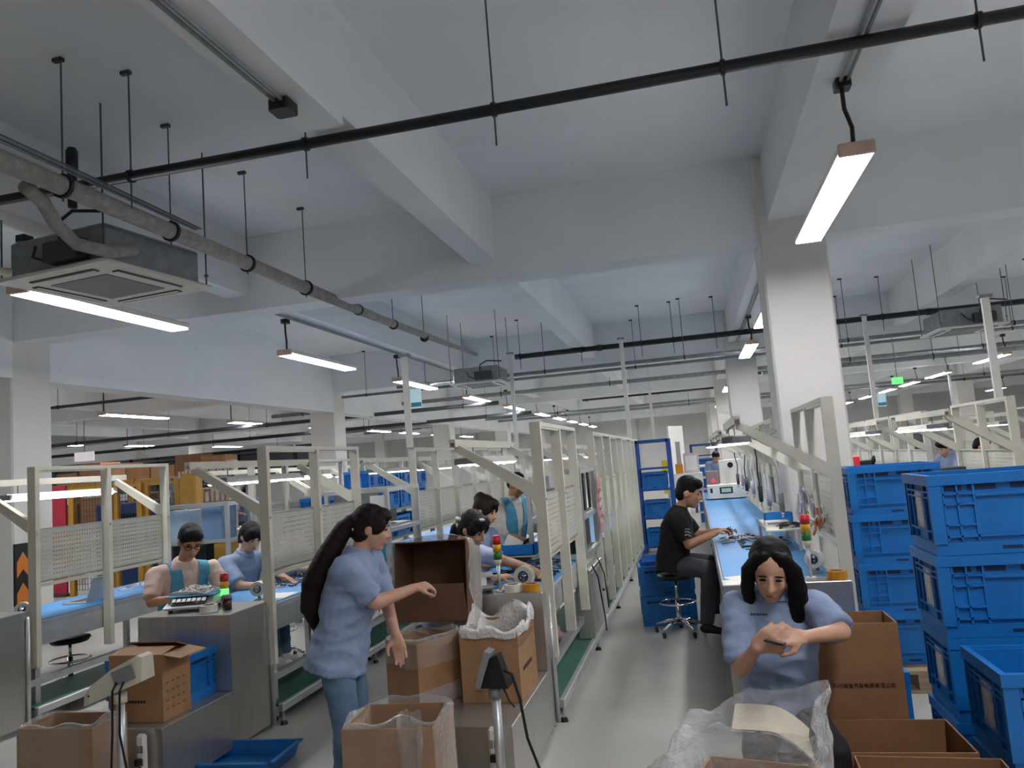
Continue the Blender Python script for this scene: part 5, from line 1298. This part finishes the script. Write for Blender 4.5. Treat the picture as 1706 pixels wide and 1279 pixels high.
# service poles with signs
def pole(label, x, y, z0, z1, sign=None):
    t = thing('service_pole', label, 'pole', (x, y, z0)); MB().box(-.035, .035, -.02, .02, 0, z1-z0).build('pole_body', WHITEP, t); MB().box(-.06, .06, -.04, .04, z1-z0-.03, z1-z0).build('ceiling_plate', GALV, t)
    if sign:
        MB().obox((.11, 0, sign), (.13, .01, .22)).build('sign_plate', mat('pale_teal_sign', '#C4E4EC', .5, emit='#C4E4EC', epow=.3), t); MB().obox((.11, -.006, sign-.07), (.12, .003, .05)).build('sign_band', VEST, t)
    return t
pole('white service pole with hanging sign above the left line', -3.12, 8.25, 2.03, 3.1, .55)
pole('white service pole at the far end of the left line', -3.12, 13.7, 2.03, 3.8)
pole('white service pole at the far end of the middle line', -1.05, 13.4, 2.03, 3.8)
pole('white service pole beside the main column on the right', 2.93, 13.5, 2.03, 3.75, .3)
pole('white service pole nearest the right edge', 2.93, 8.35, 2.03, 3.05)
pole('white service pole far behind on the aisle', -1.05, 22.0, 2.0, ZS)

# ------------------------------------------------------------------ right hall benches
for i, y in enumerate((8.1, 10.9, 12.6, 14.3)):
    frame_thing(2.93, y, 'cream pegboard frame in the right hall, %s from the front' % ORD[i], 'pegboard frames of the right hall'); task_lamp(2.355, y+.86, 1.78, 'lit bench lamp in the right hall, %s from the front' % ORD[i], 'bench lamps of the right hall')
for i, y in enumerate((10.0, 12.5, 15.0)):
    frame_thing(5.1, y, 'cream pegboard frame in the farther right hall line, %s from the front' % ORD[i], 'pegboard frames of the right hall'); task_lamp(4.525, y+.86, 1.78, 'lit bench lamp in the farther right hall line, %s from the front' % ORD[i], 'bench lamps of the right hall')
bench('right hall', 2.93, 8.1, 16.0, 'long bench in the right hall behind the crate stacks')
bench('far right hall', 5.1, 9.8, 17.0, 'farther long bench in the right hall')
t = thing('grey_cabinet', 'tall dark grey cabinet in the right hall', 'cabinet', (3.35, 13.0, 0)); MB().bbox(-.12, .12, -.2, .2, 0, 1.75, .01).build('cabinet_body', MGREY, t); MB().box(-.1, .1, -.206, -.2, .1, 1.65).build('cabinet_door', mat('plum_grey', '#6E666C', .5), t)
t = thing('red_machine', 'red and black machine beside the main column in the right hall', 'machine', (2.32, 12.2, BZ)); MB().bbox(-.14, .0, -.15, .15, 0, .62, .01).build('red_casing', RED, t); MB().bbox(.0, .16, -.12, .12, 0, .55, .01).build('dark_casing', BLK, t); MB().cyl((.08, -.12, .4), (.08, -.15, .4), .05, n=14).build('dial', MGREY, t)
for lb, x, y, w, m in (('white bottle on the right hall bench', 2.6, 11.6, .05, WHITEP), ('grey instrument on the right hall bench', 2.5, 10.2, .14, MGREY), ('dark monitor on the right hall bench', 2.55, 9.1, .2, DGREY), ('white box on the right hall bench', 2.6, 8.5, .16, WHITEP)):
    t = thing(lb.split(' on')[0].replace(' ', '_'), lb, lb.split()[1], (x, y, BZ)); MB().bbox(-w, w, -w*.7, w*.7, 0, .3 + w, .01).build('casing', m, t); MB().box(-w*.8, w*.8, -w*.7-.004, -w*.7, .06, .26+w).build('front_face', PAPER if m is WHITEP else BLK, t)
t = thing('exit_sign', 'green lit exit sign high in the right hall', 'sign', (4.9, 20.0, 2.95)); MB().box(-.12, .12, -.03, .03, 0, .16).build('sign_box', GRN, t); MB().cyl((0, 0, .16), (0, 0, ZS-2.95), .008, n=6).build('hanger_rod', ROD, t)
t = thing('red_beacon', 'small red lit beacon on the far right hall wall', 'beacon', (7.6, 25.2, 2.35)); MB().ell((0, 0, .06), (.07, .07, .07)).build('beacon_lens', REDG, t); MB().box(-.03, .03, -.03, .03, .1, ZS-2.35).build('beacon_stem', GALV, t)
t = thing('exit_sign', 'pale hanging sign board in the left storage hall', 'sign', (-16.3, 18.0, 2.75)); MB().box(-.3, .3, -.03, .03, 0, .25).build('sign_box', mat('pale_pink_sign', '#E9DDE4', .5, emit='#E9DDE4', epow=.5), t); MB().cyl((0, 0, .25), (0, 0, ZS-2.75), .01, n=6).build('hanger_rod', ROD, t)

# ------------------------------------------------------------------ left storage hall
def fence(label, x0, x1, y, h):
    t = thing('mesh_fence', label, 'fence', ((x0+x1)/2, y, 0)); hx = (x1-x0)/2; mb = MB()
    n = int((x1-x0)/.06)
    for k in range(n+1): xx = -hx + k*2*hx/n; mb.box(xx-.003, xx+.003, -.003, .003, .1, h)
    for k in range(int(h/.1)): mb.box(-hx, hx, -.005, .001, .1+k*.1, .106+k*.1)
    o = mb.build('wire_mesh', WIREM, t); o['kind'] = 'stuff'
    for xx in (-hx, hx): MB().box(xx-.05, xx+.05, -.04, .04, 0, h+.05).build('fence_post', YEL, t)
    MB().box(-hx, hx, -.025, .025, h-.02, h+.03).build('fence_rail', YEL, t)
    return t
fence('yellow framed wire mesh fence behind the leftmost line, left panel', -11.15, -10.35, 12.0, 1.9)
fence('yellow framed wire mesh fence behind the leftmost line, middle panel', -10.25, -9.75, 12.05, 1.9)
fence('yellow framed wire mesh fence behind the leftmost line, right panel', -9.65, -9.0, 12.1, 1.9)
t = thing('partition_board', 'tall red board standing beside the yellow fence', 'board', (-11.45, 12.0, 0)); MB().box(-.17, .17, -.02, .02, .05, 2.0).build('panel_sheet', REDPAN, t); MB().box(-.19, .19, -.06, .06, 0, .05).build('panel_foot', DGREY, t)
t = thing('blue_hopper', 'dark blue machine behind the mesh fence', 'machine', (-10.5, 12.9, 0)); MB().bbox(-.7, .7, -.3, .3, 0, 1.6, .03).build('machine_body', NAVY, t); MB().box(-.4, .3, -.31, -.3, .9, 1.4).build('machine_window', GLASSD, t)
def prack(label, x0, x1, y, h):
    t = thing('pallet_rack', label, 'rack', ((x0+x1)/2, y, 0)); hx = (x1-x0)/2
    for a in (-hx, 0, hx):
        for b in (-.45, .45): MB().box(a-.06, a+.06, b-.05, b+.05, 0, h).build('upright', YEL, t)
    for z in (1.0, h-.12):
        for b in (-.45, .45): MB().box(-hx, hx, b-.03, b+.03, z, z+.1).build('beam', YEL, t)
        MB().box(-hx, hx, -.42, .42, z+.1, z+.12).build('shelf_board', CARDK, t)
    return t
prack('yellow pallet rack loaded with cartons in the left hall', -13.4, -9.2, 14.2, 2.05)
for k in range(7):
    carton('brown carton on top of the yellow pallet rack, %s from the left' % ORD[k], (-13.05+.58*k, 14.2, 2.05), .52, .6, .24 + .06*((k*3) % 4), .03*k, m=[CARD, CARDB][k % 2], closed=True, group='cartons on the pallet rack')
    carton('brown carton on the middle level of the yellow pallet rack, %s from the left' % ORD[k], (-13.05+.58*k, 14.2, 1.125), .5, .6, .5 + .06*((k*2) % 4), .02*k, m=[CARDB, CARD][k % 2], closed=True, group='cartons on the pallet rack')
t = thing('yellow_post', 'thick yellow guard post at the rack corner', 'post', (-8.66, 12.0, 0)); MB().bbox(-.16, .16, -.12, .12, .02, 2.03, .03).build('post_body', YEL, t); MB().box(-.2, .2, -.16, .16, 0, .02).build('post_foot', DGREY, t)
t = thing('yellow_post', 'slim yellow guard post beside the thick one', 'post', (-9.12+.12, 12.3, 0)); MB().bbox(-.08, .08, -.08, .08, .02, 1.95, .02).build('post_body', YEL, t); MB().box(-.12, .12, -.12, .12, 0, .02).build('post_foot', DGREY, t)
t = rack('grey rack with small white boxes behind the guard posts', -9.6, -8.3, 12.75, 13.2, 1.98, GALV, (.5, 1.0, 1.5, 1.96))
for k in range(8):
    t = thing('white_carton', 'small white carton on the grey rack top, %s from the left' % ORD[k], 'carton', (-9.5+.15*k, 12.95, 1.962), 0, 'small white cartons'); MB().bbox(-.065, .065, -.08, .08, 0, .14 + .14*(k % 3 == 1), .004).build('carton_body', mat('white_card', '#CFC4BE', .7), t); MB().box(-.02, .02, -.081, -.08, .0, .14).build('tape_strip', CARD, t)
for k in range(5):
    t = thing('white_carton', 'small white carton on the third shelf of the grey rack, %s from the left' % ORD[k], 'carton', (-9.45+.22*k, 12.95, 1.502), 0, 'small white cartons'); MB().bbox(-.085, .085, -.09, .09, 0, .18 + .08*(k % 2), .004).build('carton_body', mat('white_card', '#CFC4BE', .7), t); MB().box(-.02, .02, -.091, -.09, .0, .18).build('tape_strip', CARD, t)
# warning guard on the left column
t = thing('corner_guard', 'black and orange chevron guard on the left column', 'guard', (-7.885, 7.70, .55)); MB().box(-.01, .012, -.10, .12, 0, .72).build('guard_board', BLK, t)
for k in range(2):
    for s in (-1, 1): MB().add([(.0135, .01, .62-.36*k), (.0135, .01+s*.085, .50-.36*k), (.0135, .01+s*.085, .32-.36*k), (.0135, .01, .42-.36*k), (.0125, .01, .62-.36*k), (.0125, .01+s*.085, .50-.36*k), (.0125, .01+s*.085, .32-.36*k), (.0125, .01, .42-.36*k)], [(0, 1, 2, 3), (7, 6, 5, 4), (0, 4, 5, 1), (1, 5, 6, 2), (2, 6, 7, 3), (3, 7, 4, 0)]).build('chevron', mat('orange_reflector', '#C9752A', .4), t)
# stacked blue crates beyond the left line (seen over the pegboards)
for k in range(6):
    crate('stacked blue crate seen over the left pegboards, %s from the left' % ORD[k], (-4.75 + .0*k, 9.3 + .62*k, 1.22), PI/2, CR_MID, 'blue crates beyond the left line')
t = rack('low grey rack carrying the blue crates beyond the left line', -5.0, -4.5, 8.95, 12.75, 1.22, GALV, (.4, .8, 1.22))
for k in range(5): crate('blue crate on the middle shelf beyond the left line, %s from the left' % ORD[k], (-4.75, 9.4+.72*k, .8), PI/2, CR_MID, 'blue crates beyond the left line')
for k in range(4): crate('blue crate on top of the row beyond the left line, %s from the left' % ORD[k], (-4.75, 10.6+.62*k, 1.525), PI/2, CR_MID, 'blue crates beyond the left line')
# made-up dark shelving and blocks, added to darken the deep left hall
t = rack('long made-up shelving added to darken the deep left storage hall', -24.0, -10.6, 21.0, 21.8, 2.75, DGREY, (.9, 1.8, 2.4))
for k in range(14):
    t = thing('shade_block', 'added block darkening the deep storage shelving, %s from the left' % ORD[k], 'shade block', (-23.5+.95*k, 21.4, 1.8), 0, 'added dark blocks on the deep shelving'); MB().bbox(-.42, .42, -.35, .35, 0, .5, .02).build('shade_block_body', mat('shade_block_dark', '#26282C', .6), t); MB().bbox(-.44, .44, -.37, .37, .5, .54, .01).build('shade_block_lid', BLK, t)
for k in range(14):
    t = thing('shade_block', 'added block darkening the top of the deep storage shelving, %s from the left' % ORD[k], 'shade block', (-23.5+.95*k, 21.4, 2.4), 0, 'added dark blocks on the deep shelving'); MB().bbox(-.42, .42, -.35, .35, 0, .4, .02).build('shade_block_body', mat('shade_block_dark', '#26282C', .6), t); MB().bbox(-.44, .44, -.37, .37, .4, .44, .01).build('shade_block_lid', BLK, t)
